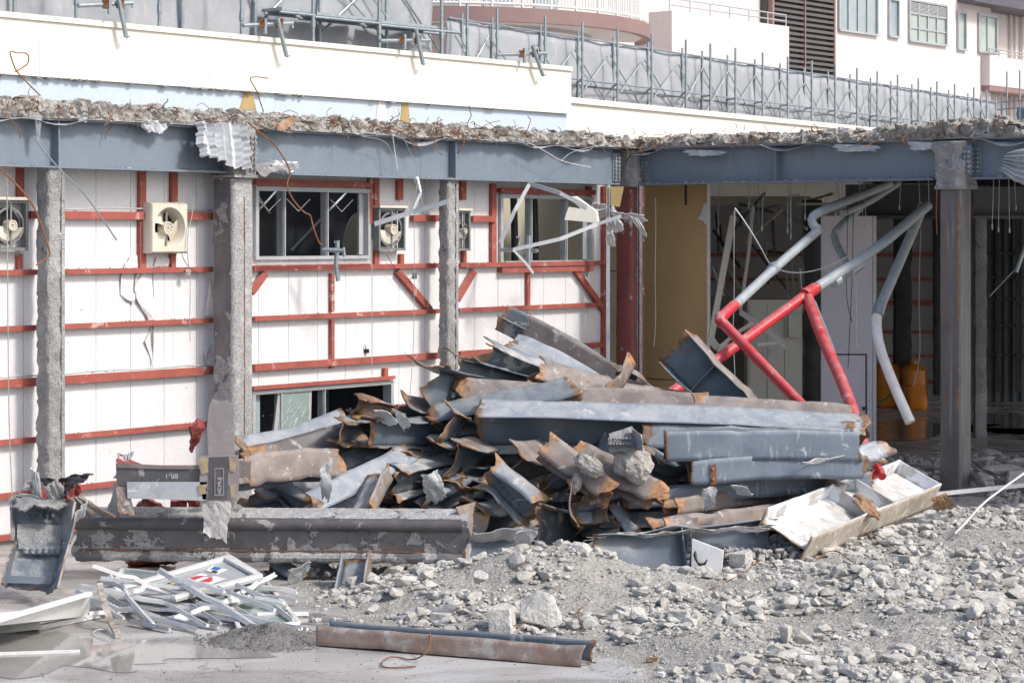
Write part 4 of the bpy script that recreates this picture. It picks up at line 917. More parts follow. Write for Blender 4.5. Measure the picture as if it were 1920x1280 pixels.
s = MB(); vq(s, 1563, 1624, 663, 665.5, .012, .02); vq(s, 1622.5, 1625, 663, 842, .012, .02); t.part('door_gap', s, dark, k)
s = MB(); vq(s, 1616, 1621, 762, 768, .05, .05); t.part('handle', s, black, k)
t.done()
t = Thing('locker', 'beige metal double locker with two flush handles behind the red pipes', 'locker')
dL = 31.5
def wb(s, xa, xb, ya, yb, d, th): p0 = P(xa, yb, d); p1 = P(xb, ya, d); s.wbox(p0[0], p1[0], d, d+th, max(0.001,p0[2]), p1[2])
s = MB(); wb(s, 1402, 1504, 562, 890, dL, .5); t.part('body', s, lockm)
for xa, xb in ((1406,1437),(1439,1470),(1472,1502)):
    s = MB(); wb(s, xa, xb, 572, 880, dL-.015, .015); k = t.part('door', s, lockm)
    if xa < 1470: s = MB(); wb(s, xa+ (3 if xa>1420 else 26), xa+(8 if xa>1420 else 30), 655, 667, dL-.03, .015); t.part('handle', s, alud, k)
s = MB(); wb(s, 1479, 1500, 590, 632, dL-.12, .1); t.part('control_box', s, lockm)
t.done()
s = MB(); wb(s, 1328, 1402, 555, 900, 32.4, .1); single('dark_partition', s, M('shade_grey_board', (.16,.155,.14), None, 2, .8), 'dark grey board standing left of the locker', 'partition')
def icol(x0, x1, y0, y1, d, m, label, seed=0):
    s = MB(); p0 = P(x0, y1, d); p1 = P(x1, y0, d); w_ = p1[0]-p0[0]; mid = (p0[0]+p1[0])/2; n = 50; nk = 12; vs = []
    for i in range(n+1):
        z = max(0,p0[2])+(p1[2]-max(0,p0[2]))*i/n
        for k in range(nk):
            an = 2*math.pi*(k+.5)/nk; q = (abs(math.cos(an))**6+abs(math.sin(an))**6)**(-1/6.); e = 1+.16*fr((mid+math.cos(an), math.sin(an), z*2), seed, 1.5)
            vs.append((mid+math.cos(an)*q*w_/2*e, d+math.sin(an)*q*w_/2*e, z))
    s.add(vs, [(i*nk+k, i*nk+(k+1)%nk, (i+1)*nk+(k+1)%nk, (i+1)*nk+k) for i in range(n) for k in range(nk)]); return single('inner_column', s, m, label, 'column', smooth=True)
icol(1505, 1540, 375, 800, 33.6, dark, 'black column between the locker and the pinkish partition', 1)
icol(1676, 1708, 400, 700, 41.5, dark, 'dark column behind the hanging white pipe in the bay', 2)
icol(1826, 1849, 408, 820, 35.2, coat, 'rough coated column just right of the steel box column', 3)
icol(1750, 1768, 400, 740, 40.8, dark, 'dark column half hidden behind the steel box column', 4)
t = Thing('inner_cladding_wall', 'white panel wall toned grey for shade, with red rails at the back of the bay', 'wall')
# back wall: runs in the same direction as the left wall
s = MB(); bW0 = P(1330, 0, 44); s.wbox(P(1320,0,44)[0], P(1775,0,43)[0], 43.2, 43.3, 0, 4.4); t.part('panel', s, M('inner_cladding_shade_toned', (.36,.35,.36), (.32,.31,.32), 2, .6))  # white cladding in a darker grey, so the bay's shade sits in its colour
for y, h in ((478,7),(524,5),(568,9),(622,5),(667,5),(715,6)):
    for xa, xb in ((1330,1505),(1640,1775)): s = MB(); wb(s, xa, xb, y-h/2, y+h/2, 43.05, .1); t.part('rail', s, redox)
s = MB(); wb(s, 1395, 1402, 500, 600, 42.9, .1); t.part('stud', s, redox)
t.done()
t = Thing('corrugated_wall', 'dark ribbed metal wall at the back right of the bay', 'wall')
s = MB(); xw0, xw1 = P(1775,0,44)[0], 16.0; n = 170; vs = []
for i in range(n+1):
    x = xw0+(xw1-xw0)*i/n; o = .05 if (i//2) % 2 else 0; vs += [(x, 42.6+o, 0), (x, 42.6+o, 4.4)]
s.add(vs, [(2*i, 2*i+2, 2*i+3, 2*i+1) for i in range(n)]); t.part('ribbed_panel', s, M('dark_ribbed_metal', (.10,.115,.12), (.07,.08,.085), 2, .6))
for y in (475, 520, 560, 610, 665): s = MB(); wb(s, 1850, 2000, y-2, y+2, 42.45, .05); t.part('rail', s, dark)
for x in (1870, 1905): s = MB(); wb(s, x, x+8, 410, 735, 42.4, .05); t.part('rail', s, dark)
t.done()
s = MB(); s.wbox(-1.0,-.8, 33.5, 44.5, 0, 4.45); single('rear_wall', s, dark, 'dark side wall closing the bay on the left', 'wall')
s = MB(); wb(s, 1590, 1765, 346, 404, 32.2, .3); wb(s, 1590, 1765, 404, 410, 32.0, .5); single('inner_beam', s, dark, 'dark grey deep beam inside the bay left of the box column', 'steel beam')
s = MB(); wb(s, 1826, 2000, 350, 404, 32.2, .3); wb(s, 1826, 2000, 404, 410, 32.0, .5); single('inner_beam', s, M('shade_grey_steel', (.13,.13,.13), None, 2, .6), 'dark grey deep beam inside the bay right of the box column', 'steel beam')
s = MB(); wb(s, 1332, 1520, 368, 384, 34, .2); single('inner_beam', s, lockm, 'thin beige lintel hanging inside the bay above the locker', 'steel beam')
# twisted ceiling channels
for pts, w_, lb in (([(1375,405,30.5),(1352,530,30.4),(1333,635,30.3),(1345,652,30.3),(1385,650,30.4)], .10, 'long bent beige channel hanging beside the tan partition'), ([(1412,388,31),(1404,470,30.9),(1392,560,30.7),(1388,585,30.6),(1430,612,30.4),(1475,648,30.3)], .075, 'crooked beige channel hanging in front of the locker'),
                    ([(1350,650,30.2),(1380,625,30.2),(1412,605,30.2)], .05, 'thin grey channel crossing beside the locker'), ([(1420,646,30),(1460,642,30),(1474,652,30)], .04, 'short pale strip in front of the locker doors')):
    strip(pts, w_, lb, lockm, .02, name='ceiling_channel', cat='channel')
r4 = random.Random(11)
t = Thing('collapsed_ceiling_frame', 'tangle of thin dark ceiling rails hanging behind the red pipes', 'ceiling frame')
for k in range(26):
    x = r4.uniform(1335,1500); y = r4.uniform(380,520); l = r4.uniform(30,120); an = r4.choice((r4.uniform(-.3,.3), r4.uniform(.6,1.2), r4.uniform(-1.1,-.5), 1.5)); s = MB(); d = r4.uniform(33,37)
    s.bar(P(x,y,d), P(x+l*math.cos(an), y+l*math.sin(an), d+r4.uniform(-1,1)), .04, .03); t.part('rail', s, r4.choice((lockm, dark, deckm, alud)))
t.done()
for k in range(26):
    x = r4.choice((r4.uniform(1400,1750), r4.uniform(1340,1600))) if k < 22 else r4.uniform(1845,1910); l = r4.uniform(25,95); d = r4.uniform(28.2,31); b_h = -r4.uniform(.4, 3.2); q_ = onB(x, 345+l, b_h); p1 = L(q_[0], b_h, q_[1]); p0 = p1+np.array([r4.uniform(-.05,.05), 0, 0]); p0[2] = ZT-.05
    s = MB(); s.tube([p0, p1], .005, 5); s.tube([p1, p1-[0,0,.07]], .012, 6)
    single('hanger_rod', s, galv, 'thin metal ceiling hanger rod dangling under the roof deck of the bay', 'rod', 'ceiling hanger rods in the bay')
def cable(pts, d, r, m, lb): wire([(x, y, d) for x, y in pts], r, m, lb)
cable([(1378,390),(1376,450),(1377,560),(1374,620),(1378,700),(1380,760)], 29, .006, wirew, 'thin white cable hanging straight through the open bay')
cable([(1378,390),(1400,420),(1430,470),(1445,500),(1480,512),(1520,510),(1560,497),(1590,480)], 28.6, .009, wirew, 'white cable looping across the grey pipe')
cable([(1229,370),(1230,420),(1228,520),(1230,600),(1226,650)], 30.4, .005, wirew, 'thin pale wire hanging in front of the tan partition')
cable([(1590,380),(1588,480),(1586,560),(1598,605)], 29.4, .006, black, 'black cable hanging in front of the pinkish partition')
cable([(1600,400),(1598,520),(1594,600),(1590,690)], 29.6, .006, black, 'second thin black cable in front of the pinkish partition, the longer one')
cable([(1604,500),(1606,560),(1605,650)], 29.3, .007, wirew, 'white cable end hanging in front of the pinkish partition')
cable([(1728,380),(1722,560),(1726,640),(1722,690),(1712,725)], 29.6, .004, wirem, 'fine wire hanging left of the box column')
cable([(1757,345),(1755,400),(1757,440)], 27.2, .006, rustm, 'short rusty wire hanging by the top of the box column')
s = MB(); s.tube([P(1925,455,30), P(1905,510,30)], .03, 8); s.tube([P(1903,505,30), P(1855,556,30)], .008, 6); single('hanging_rod', s, galv, 'broken rod and wire hanging at the right edge of the bay', 'rod')
# pipes
def pipe(segs, label, name='pipe'):
    t = Thing(name, label, 'pipe')
    for pts, r, m, nm in segs:
        s = MB(); s.tube([P(*p) for p in pts], r, 14, smooth=1 if len(pts) > 2 else 0, cap=True); t.part(nm, s, m, smooth=True)
    return t
t = pipe([([(1668,345,30.5),(1600,372,29.3),(1537,397,28.6),(1521,408,28.5),(1525,424,28.4),(1536,430,28.4),(1525,440,28.3),(1455,500,27.6),(1378,572,26.6)], .06, pipeg, 'grey_length'),
      ([(1378,571,26.6),(1353,594,26.3)], .067, redp, 'red_length'), ([(1358,590,26.35),(1348,597,26.2),(1356,608,26.2)], .072, redp, 'elbow'), ([(1355,605,26.2),(1512,768,25.0)], .064, redp, 'red_length'),
      ([(1454,500,27.6),(1447,507,27.5)], .078, galv, 'coupling')], 'bent sprinkler pipe, grey above and red below its elbow, left of the others'); t.done()
t = pipe([([(1740,385,29.0),(1640,470,28.2),(1532,538,27.3)], .066, pipeg, 'grey_length'), ([(1532,538,27.3),(1245,746,25.4)], .066, redp, 'red_length'),
      ([(1528,541,27.3),(1508,553,27.1)], .08, redp, 'tee'), ([(1612,494,28),(1590,510,27.8)], .08, galv, 'coupling'), ([(1572,524,27.65),(1562,530,27.6)], .085, galv, 'coupling'), ([(1340,676,26.1),(1332,683,26.05)], .075, whitep, 'pipe_clip')], 'straight sprinkler pipe sloping across the bay, grey top half and red lower half'); t.done()
t = pipe([([(1515,560,27.1),(1540,630,26.0),(1590,740,24.8),(1622,845,23.6),(1632,900,23.2)], .068, redp, 'red_length'), ([(1514,558,27.1),(1519,575,27.0)], .078, redp, 'tee')], 'bright red sprinkler pipe dropping steeply to the right end of the pile'); t.done()
t = pipe([([(1731,385,29.2),(1700,460,28.8),(1650,575,28.2)], .068, pipeg, 'upper_length'), ([(1650,573,28.2),(1642,600,28.1),(1648,650,27.8),(1675,720,27.4),(1707,792,27.2)], .066, whitep, 'lower_length'), ([(1651,570,28.2),(1645,590,28.1)], .078, galv, 'coupling')], 'pale grey pipe hanging free in the bay with its open end down'); t.done()
t = pipe([([(1612,390,30.5),(1570,430,30.0),(1562,445,30),(1585,490,29.6)], .055, pipeg, 'elbow_length')], 'short grey elbow pipe behind the sloping sprinkler pipe'); t.done()
t = pipe([([(1682,345,31),(1620,385,30.2),(1580,400,29.9)], .05, pipeg, 'length')], 'second grey pipe just under the roof beam, ending short'); t.done()
s = MB(); s.tube([P(1527,566,26.9), P(1560,650,26), P(1622,842,24)], .022, 8); single('thin_pipe', s, galv, 'thin grey conduit running down beside the steep red pipe', 'pipe', smooth=True)
s = MB(); 
for a_, b_ in (((1628,885,22.9),(1652,880,22.9)),): s.tube([P(*a_), P(*b_)], [.05,.085,.085,.06,.075], 12, smooth=2)
s.tube([P(1645,880,22.9), P(1640,866,22.8)], [.05,.03], 10); s.tube([P(1650,880,22.85), P(1654,893,22.7)], .045, 10)
single('valve', s, redp, 'red pipe valve fitting lying at the right end of the pile', 'valve', smooth=True)
# bracket near channel piece
# orange tanks
def tank(x0, x1, y0, y1, d, label):
    t = Thing('orange_tank', label, 'tank', 'orange tanks at the back of the bay'); p0 = P(x0, y1, d); p1 = P(x1, y0, d); w_ = p1[0]-p0[0]; h = p1[2]; cx = (p0[0]+p1[0])/2; s = MB(); vs = []; prof = [(0,.86),(.04,.95),(.1,.97),(.46,1),(.48,.96),(.53,.96),(.55,1),(.88,.95),(.96,.8),(1,.55)]; nk = 28
    for q, r_ in prof:
        for k in range(nk):
            an = 2*math.pi*k/nk; e = (abs(math.cos(an))**4+abs(math.sin(an))**4)**(-1/4.); vs.append((cx+w_/2*r_*math.cos(an)*e, d+.4*r_*math.sin(an)*e, h*q))
    s.add(vs, [(i*nk+k, i*nk+(k+1)%nk, (i+1)*nk+(k+1)%nk, (i+1)*nk+k) for i in range(len(prof)-1) for k in range(nk)]+[tuple((len(prof)-1)*nk+k for k in range(nk))]); t.part('body', s, orange, smooth=True)
    s = MB(); s.tube([(cx,d,h-.01),(cx,d,h+.06)], .15*w_, 16); t.part('lid', s, orange, smooth=True); return t.done()
tank(1689, 1736, 682, 762, 41.2, 'orange plastic tank nearest the box column, right of its pair'); tank(1632, 1690, 680, 762, 41.6, 'orange plastic tank partly hidden by the pinkish partition, left of its pair')
cable([(1684,700),(1680,730),(1662,748),(1640,757)], 40.4, .02, green, 'green hose hanging over the orange tanks')
# ---- PILE
# ------------------------------------------------------------------ rubble ground
POLY = np.array([G(x, y)[:2] for x, y in ((585,1105),(650,1150),(730,1172),(830,1188),(1000,1190),(1130,1196),(1165,1225),(1235,1262),(1250,1330),(2300,1330),(2300,948),(1920,952),(1850,966),(1745,968),(1650,940),(1400,985),(1100,1040),(830,1058),(700,1075))])
def sdist(px, py):
    inside = np.zeros(px.shape, bool); dm = np.full(px.shape, 1e9); n = len(POLY)
    for i in range(n):
        x0, y0 = POLY[i]; x1, y1 = POLY[(i+1)%n]; dx, dy = x1-x0, y1-y0
        t_ = np.clip(((px-x0)*dx+(py-y0)*dy)/(dx*dx+dy*dy), 0, 1); dm = np.minimum(dm, np.hypot(px-x0-t_*dx, py-y0-t_*dy))
        c = ((y0 > py) != (y1 > py)); xi = dx*(py-y0)/(dy if abs(dy) > 1e-9 else 1e-9)+x0; inside ^= c & (px < xi)
    return np.where(inside, dm, -dm)
def hgt(px, py):
    px = np.asarray(px, float); py = np.asarray(py, float); sd_ = sdist(px, py)
    e = np.clip((sd_+.12)/.9, 0, 1); e = e*e*(3-2*e)
    p = np.stack([px, py, px*0], -1).reshape(-1, 3)
    h = .10+.36*np.exp(-(((px-.38)/.80)**2+((py-19.75)/.7)**2))+.10*np.exp(-(((px-3.2)/1.6)**2+((py-20.2)/1.3)**2))+.16*np.exp(-(((px-5.0)/1.5)**2+((py-22.0)/1.6)**2))+.10*np.exp(-(((px-3.8)/1.0)**2+((py-17.5)/1.0)**2))
    h = h+.085*sn(p, 1, 1.1).reshape(px.shape)+.025*sn(p, 4, 3.3).reshape(px.shape)
    h = h*(1-.92*np.exp(-(((px-1.25)/.62)**2+((py-20.75)/.55)**2)))*(1-.85*np.exp(-(((px+.42)/.45)**2+((py-21.0)/.7)**2)))
    return e*h+(.016*sn(p, 6, 9).reshape(px.shape)*np.clip(e*3, 0, 1))-.02*(e <= 0.001)
xs_ = np.linspace(-2.6, 9.5, 300); ys_ = np.linspace(14.2, 30.5, 360); gx, gy = np.meshgrid(xs_, ys_, indexing='ij'); gz = hgt(gx, gy)
rn = np.random.RandomState(5); gz = gz+np.where(gz > .01, rn.uniform(-.006, .008, gz.shape), 0)
nx, ny = gx.shape; keep = gz > -.001
vv = np.stack([gx.ravel(), gy.ravel(), gz.ravel()], 1); fs = []
k2 = keep[:-1,:-1]|keep[1:,:-1]|keep[1:,1:]|keep[:-1,1:]
for i, j in np.argwhere(k2): a_ = i*ny+j; fs.append((a_, a_+ny, a_+ny+1, a_+1))
s = MB(); s.add(vv, fs); struct('rubble_ground', s, dirt)
# grey grit heap on the wet floor
gc = G(500, 1200); s = MB(); n = 56; vs = []
for i in range(n+1):
    for j in range(n+1):
        x = -.55+1.1*i/n; y = -.55+1.1*j/n; r_ = math.hypot(x/.48, y/.42); h = max(0, 1-r_)*.15*(1+.5*fr((x,y,0),3,5))+fr((x,y,1),4,22)*.012
        if r_ > 1.02+.25*fr((x,y,2),6,6): h = -.02
        vs.append((gc[0]+x, gc[1]+y, h))
s.add(vs, [(i*(n+1)+j, (i+1)*(n+1)+j, (i+1)*(n+1)+j+1, i*(n+1)+j+1) for i in range(n) for j in range(n)])
grit = M('grey_grit', (.19,.18,.17), (.27,.26,.25), 5, 1, 0, 1.5, 60, grime=.7)
struct('grit_heap', s, grit)
# ---- the mass of small rubble: one object
rr = random.Random(99); s = MB(); cnt = 0
def dens(x, y):
    q = sn(np.array([[x, y, 0.]]), 8, 1.15)[0]
    return q
BARE = [(G(1540,1185), .55, .45), (G(1720,1210), .5, .4), (G(1120,1150), .35, .5), (G(1650,1240), .6, .3), (G(1440,1215), .35, .4), (G(720,1150), .5, .3), (G(1230,1235),.5,.45),(G(1250,1120),.45,.4),(G(1400,1130),.6,.25),(G(1850,1060),.5,.5),(G(1600,1090),.5,.4),(G(900,1130),.35,.3),(G(1350,1250),.45,.3)]
def bare(x, y):
    for c_, rx, ry in BARE:
        if ((x-c_[0])/rx)**2+((y-c_[1])/ry)**2 < rr.uniform(.6, 1.2): return True
    return False
pts = []
while len(pts) < 36000:
    y = 15.2+14*rr.random()**1.35; x = rr.uniform(-2.2, .26*y+.6); pts.append((x, y))
pa = np.array(pts); sdv = sdist(pa[:,0], pa[:,1]); hz = hgt(pa[:,0], pa[:,1])
for (x, y), d_, h in zip(pts, sdv, hz):
    if d_ < -.22 or (d_ < .1 and rr.random() < .6): continue
    b_ = bare(x, y)
    r_ = min(.11, .0185*math.exp(rr.gauss(0, .68))*(1.2 if y > 17 else 1))
    if b_: r_ = min(r_*.4, .018)
    if d_ < 0: r_ *= .45
    stone_at(s, (x, y, max(0, h)+r_*.28), r_, rr, .85); cnt += 1
for k in range(38000):      # fine grit
    y = 15.2+9*rr.random()**1.2; x = rr.uniform(-2.6, .26*y+.4); pts.append((x, y))
pa = np.array(pts[36000:]); sdv = sdist(pa[:,0], pa[:,1]); hz = hgt(pa[:,0], pa[:,1])
TV = np.array([(1,0,-.4),(-.5,.8,-.4),(-.5,-.8,-.4),(.1,.1,.8),(.4,.5,.3)]); TF = [(0,1,4),(1,3,4),(3,0,4),(0,3,2),(1,2,3),(0,2,1)]
for (x, y), d_, h in zip(pts[36000:], sdv, hz):
    if d_ < -.5*rr.random()**2.2-.02: continue
    r_ = rr.uniform(.004, .012); a_ = rr.uniform(0, 6.28); c_, s_ = math.cos(a_), math.sin(a_); t = TV*r_
    s.add(np.stack([t[:,0]*c_-t[:,1]*s_+x, t[:,0]*s_+t[:,1]*c_+y, t[:,2]+max(0,h)+r_*.3], 1).tolist(), TF)
meta(build('rubble', s, stone), 'broken pale concrete rubble covering the ground in the right foreground', 'rubble', kind='stuff')
s = MB()
for k in range(1500):
    a_ = rr.uniform(0, 6.28); q = rr.random()**.6*.62; x, y = gc[0]+q*math.cos(a_), gc[1]+q*math.sin(a_)*.85; r_ = rr.uniform(.003,.013); h = max(0, 1-q/.48)*.14
    stone_at(s, (x, y, h+r_*.3), r_, rr)
for k in range(500):
    x, y = rr.uniform(-4.2, 1.2), rr.uniform(15.4, 19.5); stone_at(s, (x, y, .002), rr.uniform(.003,.009)*rr.choice((1,1,1.5)), rr)
meta(build('grit', s, grit), 'dark loose grit scattered over the wet concrete floor', 'grit', kind='stuff')
q = onground if 0 else None
# ---- chunks one can point at
def chunk(c, r, seed, mat_=stoneb, label='', group=None, sq=(1,1,1), block=False, rz=0):
    bm = bmesh.new(); q = random.Random(seed)
    if block:
        bmesh.ops.create_cube(bm, size=1.6)
        for v in bm.verts: v.co += Vector((q.uniform(-.28,.28), q.uniform(-.28,.28), q.uniform(-.22,.22)))
    else:
        for k in range(13):
            v = Vector((q.gauss(0,1), q.gauss(0,1), q.gauss(0,1))).normalized()*q.uniform(.8,1.1); bm.verts.new(v)
        res = bmesh.ops.convex_hull(bm, input=bm.verts)
        for g in [e for e in res['geom_interior'] if isinstance(e, bmesh.types.BMVert)]: bm.verts.remove(g)
    bmesh.ops.bevel(bm, geom=bm.edges[:], offset=.07, segments=1, affect='EDGES')
    bmesh.ops.triangulate(bm, faces=bm.faces[:]); bmesh.ops.subdivide_edges(bm, edges=[e for e in bm.edges if e.calc_length() > .35], cuts=2, use_grid_fill=True)
    bmesh.ops.triangulate(bm, faces=bm.faces[:])
    bm.verts.index_update(); c_, s_ = math.cos(rz), math.sin(rz); vs = []
    for v in bm.verts:
        n_ = mn.fractal(v.co*2.2+Vector((seed,0,0)), 1, 2, 4)*.10; p = v.co*(1+n_); x, y, z = p.x*sq[0]*r, p.y*sq[1]*r, p.z*sq[2]*r
        vs.append((c[0]+x*c_-y*s_, c[1]+x*s_+y*c_, c[2]+z))
    s = MB(); s.add(vs, [tuple(v.index for v in f.verts) for f in bm.faces]); bm.free()
    return single('concrete_chunk', s, mat_, label, 'concrete chunk', group)
def onground(px, py):   # where a pixel's ray meets the rubble surface (base of a chunk)
    d = F*H0/(py-HY)
    for _ in range(6):
        p = P(px, py, d); h = float(max(0, hgt(np.array([p[0]]), np.array([d]))[0])); d = F*(H0-h)/(py-HY)
    return P(px, py, d)
BIG = [(1018,1182,.20,(1,.8,.95),0,'largest angular concrete chunk, just behind the rusty foreground channel'),(942,1186,.145,(1,.8,.85),1,'pale blocky concrete chunk left of the largest one'),
 (1065,1068,.145,(1.2,.8,.8),1,'grey tilted concrete block on the crest of the rubble heap'),(1120,1100,.15,(1.3,.8,.6),1,'squarish concrete block on the right shoulder of the heap'),(1010,1115,.12,(1.1,.8,.7),0,'rounded concrete chunk on the face of the heap above the largest one'),
 (960,1135,.11,(1.5,.8,.5),0,'flat slanting concrete chunk on the face of the heap'),(898,1095,.12,(1.2,.8,.6),0,'concrete chunk at the upper left of the heap'),(850,1115,.09,(1.3,.8,.7),0,'small concrete chunk at the left flank of the heap'),
 (1392,1062,.13,(1.3,.8,.7),1,'pale brick-shaped concrete chunk in front of the panel with the black mark'),(1395,1020,.14,(1.1,.8,.8),0,'grey concrete chunk beside the upright panel, behind the pale brick-shaped one'),(1360,1010,.12,(1.2,.8,.8),0,'grey concrete chunk leaning against the bolted blue web'),
 (1475,1205,.11,(1,.8,.8),0,'bluish grey triangular chunk in the bare patch'),(1680,1135,.1,(1,.7,.9),0,'tall egg-shaped chunk left of the lower right bare patch'),(1250,1120,.11,(1.6,.7,.35),0,'long thin brownish concrete sliver lying on the rubble'),
 (1790,1258,.11,(1.2,.8,.7),0,'chunk near the bottom right corner, the lowest large one'),(1870,1190,.12,(1.3,.8,.6),0,'chunk near the right edge above the corner one'),(1585,1265,.12,(1.5,.8,.4),0,'flat chunk at the bottom edge of the picture'),
 (1200,1165,.09,(1.1,.8,.8),0,'chunk just above the right end of the rusty foreground channel'),(700,1150,.08,(1.5,.8,.6),0,'pale chunk at the far left tip of the rubble'),(760,1165,.10,(1.7,.8,.45),0,'flat pale chunk left of the heap near the channel'),(1830,1165,.11,(1,.8,.8),0,'rounded chunk in the dense rubble at the right')]
for i, (px, py, r_, sq, bl, lb) in enumerate(BIG):
    p = onground(px, py); chunk(p+np.array([0,r_*.3,r_*sq[2]*.8]), r_, 40+i, stoneb, lb, None, sq, bool(bl), i*1.3)
for k in range(95):
    y = rr.uniform(16, 26); x = rr.uniform(-1.4, .235*y)
    if sdist(np.array([x]), np.array([y]))[0] < .15 or bare(x, y): continue
    r_ = rr.uniform(.055, .10); h = float(hgt(np.array([x]), np.array([y]))[0]); chunk((x, y, h+r_*.35), r_, 200+k, stoneb, 'rounded fist-sized to head-sized pale concrete chunk among the rubble on the right', 'medium concrete chunks in the rubble', (rr.uniform(.9,1.5), rr.uniform(.7,1), rr.uniform(.5,.9)), rr.random() < .3, rr.uniform(0,6))
for x, y, m, lb in ((1308,1226,redp,'tiny red painted fragment lying in the rubble near the bottom'),(1222,1240,cutm,'tiny orange fragment lying at the edge of the rubble'),(1245,1268,foam,'small white scrap at the lower edge of the rubble')):
    chunk(onground(x,y)+np.array([0,0,.02]), .035, 900+x, m, lb, None, (1.5,.8,.6), True, x)
# heap of slabs beside the box column
for i, (px, py, d, r_, sq) in enumerate(((1675,882,27.6,.22,(1.4,.9,.45)),(1720,890,27.4,.24,(1.5,.9,.5)),(1740,872,27.8,.16,(1,.9,.6)),(1690,905,27.2,.16,(1.4,.9,.5)),(1655,872,28,.14,(1,.9,.6)),(1845,865,28.2,.2,(1.2,.9,.6)),(1838,898,27.2,.2,(1.4,.9,.6)),(1875,880,27.8,.24,(1.5,.9,.4)),(1910,895,27.5,.3,(1.3,.9,.4)),(1860,850,28.6,.18,(1.3,.9,.4)),(1900,865,28.6,.16,(1.4,.9,.5)))):
    chunk(P(px, py, d), r_, 80+i, conc, 'dusty grey broken slab lump heaped at the foot of the box column', 'slab lumps heaped at the foot of the box column', sq, False, i*.9)
s = MB()
for k in range(1500):
    px = rr.uniform(1600, 1960); py = rr.uniform(860, 945); p = G(px, py)
    if 1735 < px < 1850 and py > 905: continue
    q = max(0, 1-abs(py-895)/50)*.16; r_ = rr.uniform(.015,.07); stone_at(s, (p[0], p[1], q*rr.random()+r_*.2), r_, rr)
meta(build('rubble', s, conc), 'dusty dark grey rubble band around the foot of the box column', 'rubble', kind='stuff')
# rubble under the pile
s = MB()
for k in range(1600):
    px = rr.uniform(560, 1760); d = rr.uniform(20.6, 23.5); p = P(px, 0, d); r_ = rr.uniform(.012, .055); stone_at(s, (p[0], p[1], r_*.3+rr.random()**3*.10), r_, rr)
for k in range(700):
    px = rr.uniform(1330, 1500); py = rr.uniform(985,1060); d = rr.uniform(20.7, 21.6); p = P(px, 0, d); r_ = rr.uniform(.02, .06); stone_at(s, (p[0], p[1], .12*rr.random()+max(0,float(hgt(np.array([p[0]]),np.array([p[1]]))[0]))), r_, rr)
meta(build('rubble', s, conc), 'grey rubble and dust lying under and between the heaped steel', 'rubble', kind='stuff')
